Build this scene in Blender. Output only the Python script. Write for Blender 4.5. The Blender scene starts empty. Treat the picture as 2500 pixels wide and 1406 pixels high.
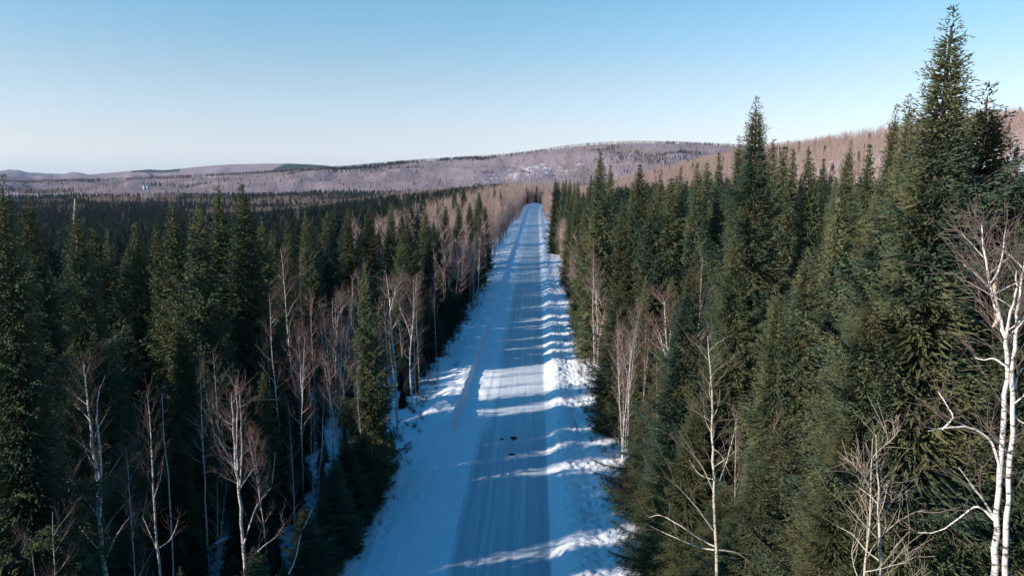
import bpy, math, random
import numpy as np
from mathutils import Vector, Matrix, noise as mnoise

R = math.radians
scene = bpy.context.scene
COL = scene.collection

# ------------------------------------------------------------------ camera
CAM_H = 22.0
PITCH, YAW, FPX = R(8.44), R(1.92), 1800.0
cam_d = bpy.data.cameras.new('camera')
cam_d.lens = 36.0 * FPX / 2500.0
cam_d.sensor_width = 36.0
cam_d.clip_start = 0.3
cam_d.clip_end = 60000.0
cam = bpy.data.objects.new('camera', cam_d)
cam.location = (0, 0, CAM_H)
cam.rotation_euler = (R(90) - PITCH, 0, YAW)
COL.objects.link(cam)
scene.camera = cam

# ------------------------------------------------------------------ sky and sun
SUN_EL = R(23.0)
SUN_DIR = Vector((-0.915, -0.403, 0)).normalized()      # horizontal direction towards the sun
SUN_VEC = Vector((SUN_DIR.x * math.cos(SUN_EL), SUN_DIR.y * math.cos(SUN_EL), math.sin(SUN_EL)))
world = bpy.data.worlds.new('World')
scene.world = world
world.use_nodes = True
nt = world.node_tree
nt.nodes.clear()
wo = nt.nodes.new('ShaderNodeOutputWorld')
bg = nt.nodes.new('ShaderNodeBackground')
bg.inputs['Strength'].default_value = 0.15
sky = nt.nodes.new('ShaderNodeTexSky')
sky.sky_type = 'NISHITA'
sky.sun_disc = False
sky.sun_elevation = SUN_EL
sky.sun_rotation = math.atan2(SUN_DIR.x, SUN_DIR.y)
sky.air_density = 1.0
sky.dust_density = 0.6
sky.ozone_density = 3.0
tint = nt.nodes.new('ShaderNodeMix')
tint.data_type = 'RGBA'
tint.blend_type = 'MULTIPLY'
tint.inputs[0].default_value = 1.0
# the clear winter air: the sky pales to lavender at the horizon and deepens steadily to the zenith
tc = nt.nodes.new('ShaderNodeTexCoord')
sep = nt.nodes.new('ShaderNodeSeparateXYZ')
ramp = nt.nodes.new('ShaderNodeValToRGB')
nt.links.new(tc.outputs['Generated'], sep.inputs[0])
nt.links.new(sep.outputs['Z'], ramp.inputs['Fac'])
SKY_TINT = [(0.0, (1.18, 1.26, 1.80)), (0.052, (1.16, 1.04, 1.19)), (0.125, (1.10, 1.03, 1.0)), (0.225, (0.80, 1.08, 1.04)),
            (0.42, (0.37, 1.13, 1.18)), (0.57, (0.22, 1.05, 1.25)), (0.72, (0.12, 0.87, 1.2)), (1.0, (0.1, 0.86, 1.28))]
SKY_TINT = [(p_, tuple(c_ / 1.5 for c_ in q_)) for p_, q_ in SKY_TINT]
cr = ramp.color_ramp
cr.interpolation = 'EASE' if False else 'LINEAR'
while len(cr.elements) < len(SKY_TINT):
    cr.elements.new(0.5)
for e_, (p_, c_) in zip(cr.elements, SKY_TINT):
    e_.position = p_
    e_.color = (*c_, 1)
nt.links.new(sky.outputs['Color'], tint.inputs[6])
nt.links.new(ramp.outputs['Color'], tint.inputs[7])
nt.links.new(tint.outputs[2], bg.inputs['Color'])
nt.links.new(bg.outputs[0], wo.inputs['Surface'])

sun_d = bpy.data.lights.new('sun', 'SUN')
sun_d.energy = 5.0
sun_d.angle = R(0.5)
sun_d.color = (1.0, 0.86, 0.75)
sun = bpy.data.objects.new('sun', sun_d)
sun.rotation_euler = SUN_VEC.to_track_quat('Z', 'Y').to_euler()
sun.location = (-60, -30, 60)
COL.objects.link(sun)

scene.view_settings.view_transform = 'Standard'
scene.view_settings.look = 'None'
scene.view_settings.gamma = 1.0
scene.view_settings.use_curve_mapping = False
scene.view_settings.exposure = 0.75
scene.cycles.max_bounces = 5
scene.cycles.diffuse_bounces = 2
scene.cycles.glossy_bounces = 1
scene.cycles.transmission_bounces = 1
scene.cycles.volume_bounces = 0

# ------------------------------------------------------------------ picture <-> world
F_ = np.array([-math.sin(YAW) * math.cos(PITCH), math.cos(YAW) * math.cos(PITCH), -math.sin(PITCH)])
R_ = np.array([math.cos(YAW), math.sin(YAW), 0.0])
U_ = np.cross(R_, F_)


def ray(px, py):
    return F_ * FPX + R_ * (px - 1250.0) + U_ * (703.0 - py)


def at_dist(px, py, D):
    """point on the pixel's ray at horizontal distance D"""
    r = ray(px, py)
    return np.array([0, 0, CAM_H]) + r * (D / math.hypot(r[0], r[1]))


def project(x, y, z):
    d0, d1, d2 = x, y, z - CAM_H
    f = d0 * F_[0] + d1 * F_[1] + d2 * F_[2]
    r = d0 * R_[0] + d1 * R_[1]
    u = d0 * U_[0] + d1 * U_[1] + d2 * U_[2]
    f = np.where(f > 0.1, f, 0.1)
    return 1250 + FPX * r / f, 703 - FPX * u / f


# ------------------------------------------------------------------ noise
_rs = np.random.RandomState(7)
_TAB = _rs.rand(256, 256)


def vnoise(x, y):
    x = np.asarray(x, float); y = np.asarray(y, float)
    xi = np.floor(x).astype(int); yi = np.floor(y).astype(int)
    fx = x - xi; fy = y - yi
    fx = fx * fx * (3 - 2 * fx); fy = fy * fy * (3 - 2 * fy)
    a = _TAB[xi & 255, yi & 255]; b = _TAB[(xi + 1) & 255, yi & 255]
    c = _TAB[xi & 255, (yi + 1) & 255]; d = _TAB[(xi + 1) & 255, (yi + 1) & 255]
    return (a * (1 - fx) + b * fx) * (1 - fy) + (c * (1 - fx) + d * fx) * fy - 0.5


def fbm(x, y, o=4, g=0.5):
    s = 0; a = 1.0
    for i in range(o):
        s = s + a * vnoise(x * 2 ** i + 17.3 * i, y * 2 ** i + 5.1 * i)
        a *= g
    return s


def sstep(a, b, x):
    t = np.clip((np.asarray(x, float) - a) / (b - a), 0, 1)
    return t * t * (3 - 2 * t)


# ------------------------------------------------------------------ terrain heights
def ridge_table(pts):
    az = []; sl = []
    for px, py in pts:
        r = ray(px, py)
        az.append(math.atan2(r[0], r[1])); sl.append(r[2] / math.hypot(r[0], r[1]))
    return np.array(az), np.array(sl)


RIDGES = [
    # r0, rise start, table, fade
    (3000.0, 1750.0, ridge_table([(-900, 455), (-300, 452), (0, 449), (300, 441), (600, 426), (830, 412), (1000, 397), (1240, 382), (1320, 371), (1390, 361), (1460, 354), (1540, 351), (1640, 352), (1790, 359), (2000, 374), (2500, 405), (3300, 430)])),
    (6500.0, 4300.0, ridge_table([(-900, 445), (-300, 441), (0, 438), (150, 432), (210, 428), (300, 419), (365, 414), (400, 416), (430, 413), (500, 406), (560, 402), (640, 400), (690, 400), (750, 402), (800, 405), (828, 411), (900, 425), (1100, 440), (3300, 440)])),
    (14000.0, 10000.0, ridge_table([(-900, 428), (-300, 422), (-60, 424), (0, 423), (50, 422), (90, 427), (120, 429), (160, 428), (190, 425), (215, 428), (260, 432), (600, 436), (3300, 440)])),
]


def terrain_z(x, y):
    x = np.asarray(x, float); y = np.asarray(y, float)
    r = np.hypot(x, y)
    az = np.arctan2(x, y)
    z = -24.0 * sstep(35, 330, -x) * 1.0
    z = z - 16.0 * sstep(900, 1900, r) * (1 - sstep(35, 330, -x))
    # slope rising to the right of the road
    z = z + 54.0 * sstep(55, 320, x) * (1 - 0.85 * sstep(1300, 3000, y))
    und = fbm(x / 60.0, y / 60.0, 3) * 3.0 * sstep(60, 300, r)
    z = z + und
    z = z + fbm(x / 5.0, y / 5.0, 3) * 0.35 * sstep(8, 14, np.abs(x + 2.5)) * (1 - sstep(300, 500, r))
    for r0, rs, (ta, ts) in RIDGES:
        h = CAM_H + np.interp(az, ta, ts) * r0
        rise = sstep(rs, r0, r) * (1 - 0.6 * sstep(r0 * 1.02, r0 * 1.4, r))
        base = -22.0
        cand = base + (h - base) * rise + fbm(x / (r0 * 0.05), y / (r0 * 0.05), 5, 0.55) * 0.012 * r0 * np.sin(np.pi * np.clip(rise, 0, 1)) 
        z = np.where(r > rs, np.maximum(z, cand), z)
    # the road corridor lies on the flat, terrain sheet tucked just under it
    cx = road_cx(y)
    inc = (1 - sstep(8.2, 10.5, np.abs(x - cx + 2.4))) * (1 - sstep(650, 690, y)) * sstep(-80, -60, y)
    z = z * (1 - inc) + inc * -0.6
    return z


def road_cx(y):
    y = np.asarray(y, float)
    return np.where(y > 500, 0.00032 * (y - 500) ** 2, 0.0)


# ------------------------------------------------------------------ materials
def mat_new(name):
    m = bpy.data.materials.new(name)
    m.use_nodes = True
    n = m.node_tree.nodes
    b = n['Principled BSDF']
    return m, m.node_tree, b


def N(t, typ, **kw):
    n = t.nodes.new(typ)
    for k, v in kw.items():
        setattr(n, k, v)
    return n


def mixc(t, fac, a, b, blend='MIX'):
    m = N(t, 'ShaderNodeMix', data_type='RGBA', blend_type=blend)
    for i, v in ((0, fac), (6, a), (7, b)):
        if hasattr(v, 'links') or isinstance(v, bpy.types.NodeSocket):
            t.links.new(v, m.inputs[i])
        elif i == 0:
            m.inputs[i].default_value = v
        else:
            m.inputs[i].default_value = (*v, 1)
    return m.outputs[2]


def noise_tex(t, scale, detail=4, rough=0.5, coord=None, dims='3D'):
    n = N(t, 'ShaderNodeTexNoise')
    n.inputs['Scale'].default_value = scale
    n.inputs['Detail'].default_value = detail
    n.inputs['Roughness'].default_value = rough
    if coord is not None:
        t.links.new(coord, n.inputs['Vector'])
    return n.outputs['Fac']


def rampf(t, src, p0, p1):
    m = N(t, 'ShaderNodeMapRange')
    m.interpolation_type = 'SMOOTHSTEP'
    t.links.new(src, m.inputs[0])
    m.inputs[1].default_value = p0; m.inputs[2].default_value = p1
    return m.outputs[0]


def spec(b, rough, sp=0.3):
    b.inputs['Roughness'].default_value = rough
    b.inputs['Specular IOR Level'].default_value = sp


def foliage_mat(name, cols, tip=(0.10, 0.098, 0.066)):
    m, t, b = mat_new(name)
    oi = N(t, 'ShaderNodeObjectInfo')
    tcn = N(t, 'ShaderNodeTexCoord')
    nz = noise_tex(t, 0.45, 3, 0.6, tcn.outputs['Object'])
    nf = noise_tex(t, 3.5, 2, 0.6, tcn.outputs['Object'])
    c1 = mixc(t, oi.outputs['Random'], cols[0], cols[1])
    hv_ = N(t, 'ShaderNodeMath', operation='MULTIPLY'); hv_.inputs[1].default_value = 7.31
    t.links.new(oi.outputs['Random'], hv_.inputs[0])
    fr_ = N(t, 'ShaderNodeMath', operation='FRACT'); t.links.new(hv_.outputs[0], fr_.inputs[0])
    mr_ = N(t, 'ShaderNodeMapRange'); mr_.inputs[3].default_value = 0.62; mr_.inputs[4].default_value = 1.28
    t.links.new(fr_.outputs[0], mr_.inputs[0])
    c2 = mixc(t, rampf(t, nz, 0.38, 0.62), c1, cols[2])
    c3 = mixc(t, rampf(t, nf, 0.56, 0.72), c2, tip)
    c4 = N(t, 'ShaderNodeVectorMath', operation='SCALE'); t.links.new(c3, c4.inputs[0]); t.links.new(mr_.outputs[0], c4.inputs['Scale'])
    t.links.new(c4.outputs[0], b.inputs['Base Color'])
    spec(b, 0.7, 0.08)
    return m


M = {}
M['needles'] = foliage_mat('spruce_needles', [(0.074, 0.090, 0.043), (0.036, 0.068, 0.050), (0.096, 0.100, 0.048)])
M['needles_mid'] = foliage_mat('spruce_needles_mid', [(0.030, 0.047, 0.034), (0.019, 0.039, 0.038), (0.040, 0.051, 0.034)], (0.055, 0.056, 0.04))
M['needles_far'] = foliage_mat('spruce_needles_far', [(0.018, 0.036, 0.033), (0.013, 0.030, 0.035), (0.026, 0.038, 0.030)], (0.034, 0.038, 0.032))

m, t, b = mat_new('spruce_bark')
tcn = N(t, 'ShaderNodeTexCoord')
t.links.new(mixc(t, noise_tex(t, 6, 5, 0.6, tcn.outputs['Object']), (0.035, 0.027, 0.022), (0.10, 0.08, 0.065)), b.inputs['Base Color'])
spec(b, 0.9, 0.1)
M['spruce_bark'] = m


def bark_mat(name, white, dark, twig=False):
    m, t, b = mat_new(name)
    tcn = N(t, 'ShaderNodeTexCoord')
    mp = N(t, 'ShaderNodeMapping')
    mp.inputs['Scale'].default_value = (2.2, 2.2, 7.0)
    t.links.new(tcn.outputs['Object'], mp.inputs[0])
    f = rampf(t, noise_tex(t, 1.6, 5, 0.7, mp.outputs[0]), 0.52, 0.62)
    f2 = noise_tex(t, 0.5, 3, 0.6, tcn.outputs['Object'])
    c = mixc(t, f2, white, tuple(w * 0.78 for w in white))
    t.links.new(mixc(t, f, c, dark), b.inputs['Base Color'])
    spec(b, 0.7, 0.2)
    return m


M['birch_bark'] = bark_mat('birch_bark', (0.68, 0.63, 0.60), (0.07, 0.05, 0.045))
M['aspen_bark'] = bark_mat('aspen_bark', (0.50, 0.46, 0.36), (0.13, 0.10, 0.08))
for nm, ca, cb in (('birch_twig', (0.11, 0.075, 0.065), (0.20, 0.15, 0.13)),
                   ('red_twig', (0.15, 0.09, 0.078), (0.22, 0.145, 0.128)),
                   ('aspen_twig', (0.33, 0.28, 0.22), (0.24, 0.19, 0.16)),
                   ('stand_wood', (0.33, 0.24, 0.205), (0.23, 0.17, 0.155)),
                   ('hill_wood', (0.29, 0.22, 0.22), (0.20, 0.16, 0.165)),
                   ('brush_stem', (0.09, 0.06, 0.05), (0.16, 0.11, 0.09)),
                   ('pale_wood', (0.62, 0.55, 0.45), (0.5, 0.42, 0.33))):
    m, t, b = mat_new(nm)
    oi = N(t, 'ShaderNodeObjectInfo')
    t.links.new(mixc(t, oi.outputs['Random'], ca, cb), b.inputs['Base Color'])
    spec(b, 0.8, 0.15)
    M[nm] = m

# snow
m, t, b = mat_new('snow')
tcn = N(t, 'ShaderNodeTexCoord')
o = tcn.outputs['Object']
f = noise_tex(t, 0.7, 5, 0.6, o)
c = mixc(t, f, (0.83, 0.86, 0.88), (0.72, 0.78, 0.82))
deb = rampf(t, noise_tex(t, 5.0, 4, 0.65, o), 0.66, 0.74)
c = mixc(t, deb, c, (0.42, 0.38, 0.36))
t.links.new(c, b.inputs['Base Color'])
bm_ = N(t, 'ShaderNodeBump'); bm_.inputs['Strength'].default_value = 0.6; bm_.inputs['Distance'].default_value = 0.12
t.links.new(noise_tex(t, 3.2, 5, 0.62, o), bm_.inputs['Height'])
t.links.new(bm_.outputs[0], b.inputs['Normal'])
spec(b, 0.75, 0.25)
M['snow'] = m

# packed snow lane: wheel-polished lengthwise streaks of ice over the packed snow
m, t, b = mat_new('packed_snow')
tcn = N(t, 'ShaderNodeTexCoord')
o = tcn.outputs['Object']
mp = N(t, 'ShaderNodeMapping'); mp.inputs['Scale'].default_value = (2.6, 0.035, 1.0)
t.links.new(o, mp.inputs[0])
f = noise_tex(t, 1.0, 6, 0.65, mp.outputs[0])
mp2 = N(t, 'ShaderNodeMapping'); mp2.inputs['Scale'].default_value = (9.0, 0.12, 1.0)
t.links.new(o, mp2.inputs[0])
f2 = noise_tex(t, 1.0, 4, 0.6, mp2.outputs[0])
c = mixc(t, rampf(t, f, 0.35, 0.65), (0.30, 0.39, 0.46), (0.47, 0.54, 0.59))
c = mixc(t, rampf(t, f2, 0.60, 0.75), c, (0.74, 0.78, 0.80))
att = N(t, 'ShaderNodeAttribute'); att.attribute_name = 'ice'
c = mixc(t, att.outputs['Fac'], c, (0.27, 0.36, 0.43))
att2 = N(t, 'ShaderNodeAttribute'); att2.attribute_name = 'loose'
c = mixc(t, att2.outputs['Fac'], c, (0.76, 0.80, 0.83))
grit = rampf(t, noise_tex(t, 7.0, 5, 0.75, o), 0.60, 0.78)
gm = N(t, 'ShaderNodeMath', operation='MULTIPLY'); t.links.new(grit, gm.inputs[0]); t.links.new(rampf(t, noise_tex(t, 0.25, 3, 0.6, o), 0.42, 0.62), gm.inputs[1])
c = mixc(t, gm.outputs[0], c, (0.22, 0.20, 0.19))
for (rot_, off_) in ((0.035, 0.0), (-0.028, 3.0), (0.012, 7.0)):
    mp3 = N(t, 'ShaderNodeMapping'); mp3.inputs['Rotation'].default_value = (0, 0, rot_); mp3.inputs['Scale'].default_value = (1.6, 0.012, 1); mp3.inputs['Location'].default_value = (off_, 0, 0)
    t.links.new(o, mp3.inputs[0])
    tr_ = rampf(t, noise_tex(t, 1.0, 2, 0.4, mp3.outputs[0]), 0.60, 0.64)
    tm = N(t, 'ShaderNodeMath', operation='MULTIPLY'); t.links.new(tr_, tm.inputs[0]); tm.inputs[1].default_value = 0.30
    c = mixc(t, tm.outputs[0], c, (0.25, 0.33, 0.40))
t.links.new(c, b.inputs['Base Color'])
bm_ = N(t, 'ShaderNodeBump'); bm_.inputs['Strength'].default_value = 0.35; bm_.inputs['Distance'].default_value = 0.03
t.links.new(f2, bm_.inputs['Height'])
t.links.new(bm_.outputs[0], b.inputs['Normal'])
spec(b, 0.55, 0.35)
M['packed'] = m

# distant terrain: cover stored per vertex, broken up by fine noise
m, t, b = mat_new('terrain_cover')
tcn = N(t, 'ShaderNodeTexCoord')
o = tcn.outputs['Object']
att = N(t, 'ShaderNodeAttribute'); att.attribute_name = 'cover'     # r = snow share, g = spruce share, b = distance class
sp_ = N(t, 'ShaderNodeSeparateColor')
t.links.new(att.outputs['Color'], sp_.inputs[0])
mp = N(t, 'ShaderNodeMapping'); mp.inputs['Scale'].default_value = (0.05, 0.02, 0.05)
t.links.new(o, mp.inputs[0])
n1 = noise_tex(t, 1.0, 7, 0.7, mp.outputs[0])
n2 = noise_tex(t, 0.012, 5, 0.6, o)
wood = mixc(t, n1, (0.165, 0.128, 0.138), (0.31, 0.25, 0.265))
wood = mixc(t, rampf(t, n2, 0.35, 0.7), wood, (0.235, 0.19, 0.215))
ad = N(t, 'ShaderNodeMath', operation='ADD'); t.links.new(n1, ad.inputs[0]); t.links.new(sp_.outputs[0], ad.inputs[1])
snowf = rampf(t, ad.outputs[0], 0.88, 1.12)
c = mixc(t, snowf, wood, (0.80, 0.80, 0.84))
ad2 = N(t, 'ShaderNodeMath', operation='ADD'); t.links.new(n1, ad2.inputs[0]); t.links.new(sp_.outputs[1], ad2.inputs[1])
c = mixc(t, rampf(t, ad2.outputs[0], 0.95, 1.05), c, (0.022, 0.042, 0.045))
t.links.new(c, b.inputs['Base Color'])
bm_ = N(t, 'ShaderNodeBump'); bm_.inputs['Strength'].default_value = 0.8; bm_.inputs['Distance'].default_value = 8.0
t.links.new(n1, bm_.inputs['Height'])
t.links.new(bm_.outputs[0], b.inputs['Normal'])
spec(b, 0.9, 0.1)
M['terrain'] = m


# ------------------------------------------------------------------ mesh helpers
def mesh_np(name, V, Fc, mat=None, smooth=False):
    """V (n,3), Fc (m,k) uniform polygons"""
    me = bpy.data.meshes.new(name)
    V = np.asarray(V, np.float32); Fc = np.asarray(Fc, np.int32)
    k = Fc.shape[1]
    me.vertices.add(len(V)); me.vertices.foreach_set('co', V.ravel())
    me.loops.add(Fc.size); me.loops.foreach_set('vertex_index', Fc.ravel())
    me.polygons.add(len(Fc))
    me.polygons.foreach_set('loop_start', np.arange(0, Fc.size, k, dtype=np.int32))
    me.polygons.foreach_set('use_smooth', np.full(len(Fc), smooth, bool))
    me.update(calc_edges=True)
    if mat: me.materials.append(mat)
    return me


def link(name, data, parent=None, coll=None):
    ob = bpy.data.objects.new(name, data)
    (coll or COL).objects.link(ob)
    if parent is not None: ob.parent = parent
    return ob


def tag(o, label=None, cat=None, group=None, kind=None):
    if label: o['label'] = label
    if cat: o['category'] = cat
    if group: o['group'] = group
    if kind: o['kind'] = kind
    return o


def grid_mesh(name, X, Y, Z, mat, smooth=True):
    n, m_ = X.shape
    V = np.stack([X.ravel(), Y.ravel(), Z.ravel()], 1)
    i = np.arange(n * m_).reshape(n, m_)
    Fc = np.stack([i[:-1, :-1].ravel(), i[:-1, 1:].ravel(), i[1:, 1:].ravel(), i[1:, :-1].ravel()], 1)
    return mesh_np(name, V, Fc, mat, smooth)


def set_attr(me, name, vals):
    a = me.attributes.new(name, 'FLOAT', 'POINT')
    a.data.foreach_set('value', np.asarray(vals, np.float32).ravel())


# ------------------------------------------------------------------ the terrain
rr = np.concatenate([[0.0, 4, 8, 12], np.geomspace(16, 24000, 330)])
aa = np.concatenate([np.arange(-180, -50, 3.0), np.arange(-50, 50, 0.2), np.arange(50, 180.1, 3.0)])
RRg, AAg = np.meshgrid(rr, R(1) * aa, indexing='ij')
X = RRg * np.sin(AAg); Y = RRg * np.cos(AAg)
Z = terrain_z(X, Y)
near = mesh_far = None
me = grid_mesh('terrain', X, Y, Z, M['terrain'])
px, py = project(X, Y, Z)
# what grows where, per place on the ground
snow = np.full(X.shape, 0.6)
mh = (RRg > 1750) & (RRg < 3300)
core = np.exp(-((px - 1320) / 190.0) ** 2 - ((py - (418 - (px - 1320) * 0.12)) / 22.0) ** 2)
core2 = np.exp(-((px - 1075) / 70.0) ** 2 - ((py - 402) / 8.0) ** 2) * 0.7
core3 = np.exp(-((px - 1600) / 160.0) ** 2 - ((py - 385) / 12.0) ** 2) * 0.35
pat = np.clip(core * 1.15 + core2 + core3, 0, 1) + 0.30 * fbm(X / 90, Y / 90, 4)
snow = np.where(RRg < 600, 1.0, 0.12)
snow = np.where(mh, 0.14 + 0.27 * np.clip(pat, 0, 1) + 0.10 * fbm(X / 260, Y / 160, 3), snow)
spr = np.full(X.shape, 0.0)
spr = np.where((RRg > 600) & (RRg < 1700), 0.30, spr)
belt = sstep(0.02, 0.12, fbm(X / 700 + 3.1, Y / 260, 3))
spr = np.where((RRg > 1900) & (RRg < 6300), belt * 0.40 * (1 - sstep(2600, 3200, RRg) * 0.2), spr)
far3 = (RRg > 4300) & (RRg < 8500)
d1 = sstep(655, 690, px + (py - 410) * 3) * (1 - sstep(900, 940, px)) * sstep(425, 418, py)
d2 = sstep(305, 335, px) * (1 - sstep(432, 445, px)) * sstep(423, 419, py)
spr = np.where(far3, np.maximum(spr * 0.5, np.maximum(d1, d2) * 1.1), spr)
snow = np.where(RRg > 9000, 0.22, snow)
spr = np.where(RRg > 9000, 0.45, spr)
glades = np.exp(-((px - 520) / 40.0) ** 2 - ((py - 432) / 2.5) ** 2) + np.exp(-((px - 620) / 45.0) ** 2 - ((py - 406) / 2.5) ** 2)
snow = snow + 0.38 * np.clip(glades, 0, 1) * (RRg > 1900)
cov = me.color_attributes.new('cover', 'FLOAT_COLOR', 'POINT')
cov.data.foreach_set('color', np.stack([snow, spr, np.zeros_like(snow), np.ones_like(snow)], -1).astype(np.float32).ravel())
tag(link('terrain', me), kind='structure')


# ------------------------------------------------------------------ corridor: lane and the snow verges
def corridor_z(x, y):
    """x measured from the road's own line"""
    w = fbm(x * 0 + 3.3, y / 9.0, 3) * 0.5
    z = 0 * x
    # right-hand ploughed bank: rises from the lane, crest about 1.5 m in
    cr_ = 1.0 + w * 0.7 + fbm(x * 0 + 6, y / 2.3, 3, 0.6) * 0.22
    bank = sstep(cr_ - 0.1, cr_ + 1.3, x) * (0.34 + 0.34 * fbm(x * 0 + 4, y / 5.0, 3)) - sstep(cr_ + 1.5, cr_ + 3.2, x) * 0.22
    lump = (fbm(x / 1.3, y / 1.1, 2) * 0.10 + np.abs(fbm(x / 0.5, y / 0.42, 4, 0.65)) * 0.24) * sstep(cr_ + 0.2, cr_ + 0.9, x)
    foot = np.abs(fbm(x / 0.55, y / 0.55 + 9, 2)) * 0.30 * np.exp(-((x - 3.6 - w) / 0.8) ** 2)
    z = z + bank + lump - foot
    # left-hand bank with a cut wall; it starts beyond the pull-out at y = 63
    wall = -7.15 + fbm(x * 0 + 8.1, y / 14.0, 2) * 0.35
    on = sstep(60.5, 63.5, y + fbm(x / 2.0, y * 0 + 1.7, 2) * 1.5)
    lb = (1 - sstep(wall - 0.30, wall + 0.12, x)) * (0.62 + 0.18 * fbm(x * 0 + 2, y / 6.0, 2)) * on
    lb = lb - sstep(1.6, 3.8, wall - x) * 0.30 * on
    end = np.exp(-((y - 66.5) / 3.2) ** 2 - ((x + 9.3) / 1.8) ** 2) * 0.75 + np.exp(-((y - 62) / 1.6) ** 2 - ((x + 8.2) / 1.2) ** 2) * 0.45
    llump = (fbm(x / 1.5, y / 1.2 + 40, 2) * 0.14 + fbm(x / 0.5, y / 0.45, 3, 0.6) * 0.12) * (1 - sstep(wall - 0.5, wall + 0.0, x)) * (0.25 + 0.75 * on)
    rutl = -0.07 * (np.exp(-((x + 6.15) / 0.16) ** 2) + np.exp(-((x + 7.75 + 0.004 * (y - 40)) / 0.16) ** 2)) * (1 - on)
    tx = x + 9.1 + 0.5 * np.sin(y / 6.0)                                  # a line of boot prints
    rutl = rutl - 0.14 * np.exp(-((tx - 0.12 * np.sign(np.sin(y * 4.4))) / 0.13) ** 2) * sstep(0.3, 0.8, np.abs(np.sin(y * 4.4))) * (1 - on)
    shoulder = (fbm(x / 0.8, y / 2.5, 3) * 0.11 + fbm(x / 2.5, y / 3.0, 3) * 0.12 * sstep(-6.0, -8.0, x) + fbm(x / 0.35, y / 0.4, 3, 0.6) * 0.05 * sstep(-7.0, -8.5, x)) * (1 - sstep(-5.4, -4.9, x))
    z = z + lb + end * (0.8 + 1.5 * llump) + llump + rutl + shoulder
    # lane: slight hollow, wheel grooves along it
    lane = sstep(-5.1, -4.75, x) * (1 - sstep(0.75, 1.05, x))
    z = z - 0.05 * lane + lane * fbm(x * 4.0, y / 12.0, 3) * 0.02 + lane * fbm(x * 1.2, y / 1.5, 4, 0.6) * 0.025
    z = z + lane * 0.0
    # blend down onto the forest floor at the outer edges
    return z


ys = [12.0]
while ys[-1] < 700:
    ys.append(ys[-1] + max(0.16, ys[-1] * 0.0042))
ys = np.array([-70, -40, -20, -8, 0, 6] + ys)


def strip(name, x0, x1, dx, mat):
    xs = np.linspace(x0, x1, int(round((x1 - x0) / dx)) + 1)
    Yg, Xg = np.meshgrid(ys, xs, indexing='ij')
    Zg = corridor_z(Xg, Yg)
    me = grid_mesh(name, Xg + road_cx(Yg), Yg, Zg, mat)
    return me, Xg, Yg


me, Xg, Yg = strip('snow_verge', -13.6, -5.0, 0.14, M['snow'])
tag(link('snow_verge', me), kind='structure')
me, Xg, Yg = strip('snow_verge', 1.0, 8.6, 0.14, M['snow'])
tag(link('snow_verge', me), kind='structure')
me, Xg, Yg = strip('road', -5.0, 1.0, 0.15, M['packed'])
ice = np.exp(-((Xg - 0.35) / 0.55) ** 2) * 0.8 + np.exp(-((Xg + 1.9) / 0.4) ** 2) * 0.25 + np.exp(-((Xg + 4.3) / 0.5) ** 2) * 0.3
set_attr(me, 'ice', np.clip(ice * (1 + 1.0 * fbm(Xg, Yg / 20, 2)), 0, 1) * (1 - 0.6 * sstep(90, 300, Yg)))
loose = (1 - sstep(-4.95, -4.7, Xg + 0.15 * fbm(Xg * 0, Yg / 3.0, 2))) + sstep(0.8, 1.0, Xg) + 0.5 * sstep(140, 400, Yg) + (1 - sstep(-5.0, -3.6, Xg)) * sstep(60, 66, Yg) * 0.85
loose += np.exp(-((Yg - 74) / 12.0) ** 2) * 0.5  # the mask also whitens one stretch across the full lane width
set_attr(me, 'loose', np.clip(loose, 0, 1))
tag(link('road', me), kind='structure')


# ------------------------------------------------------------------ tree builders
def frame_of(d):
    """orthonormal frames for direction array (n,3)"""
    d = d / np.maximum(np.linalg.norm(d, axis=1, keepdims=True), 1e-6)
    ref = np.where(np.abs(d[:, 2:3]) > 0.9, np.array([[1.0, 0, 0]]), np.array([[0, 0, 1.0]]))
    a = np.cross(d, ref); a /= np.linalg.norm(a, axis=1, keepdims=True)
    return d, a, np.cross(d, a)


def spikes(P, D, L, W, rng):
    """needle-covered shoots: little three-sided spindles"""
    d, a, b_ = frame_of(D)
    n = len(P)
    ph = rng.rand(n, 1) * 6.283
    V = np.empty((n, 4, 3))
    for k in range(3):
        an = ph + k * 2.0944
        V[:, k] = P + d * (L * 0.22)[:, None] + (a * np.cos(an) + b_ * np.sin(an)) * (W * 0.5)[:, None]
    V[:, 3] = P + d * L[:, None]
    i = (np.arange(n) * 4)[:, None]
    Fc = np.concatenate([i + [0, 1, 3], i + [1, 2, 3], i + [2, 0, 3]], 0)
    return V.reshape(-1, 3), Fc


def tube(path, rad, sides, V, Fc, base):
    path = np.asarray(path, float); n = len(path)
    tan = np.gradient(path, axis=0)
    d, a, b_ = frame_of(tan)
    an = np.arange(sides) * 2 * np.pi / sides
    ring = path[:, None, :] + (a[:, None, :] * np.cos(an)[None, :, None] + b_[:, None, :] * np.sin(an)[None, :, None]) * np.asarray(rad)[:, None, None]
    V.append(ring.reshape(-1, 3))
    i = base + np.arange(n * sides).reshape(n, sides)
    j = np.roll(i, -1, axis=1)
    Fc.append(np.stack([i[:-1].ravel(), j[:-1].ravel(), j[1:].ravel(), i[1:].ravel()], 1))
    return base + n * sides


def tubes_mesh(name, items, mat, smooth=True):
    V = []; Fc = []; base = 0
    for path, rad, sides in items:
        base = tube(path, rad, sides, V, Fc, base)
    return mesh_np(name, np.concatenate(V), np.concatenate(Fc), mat, smooth)


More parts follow.
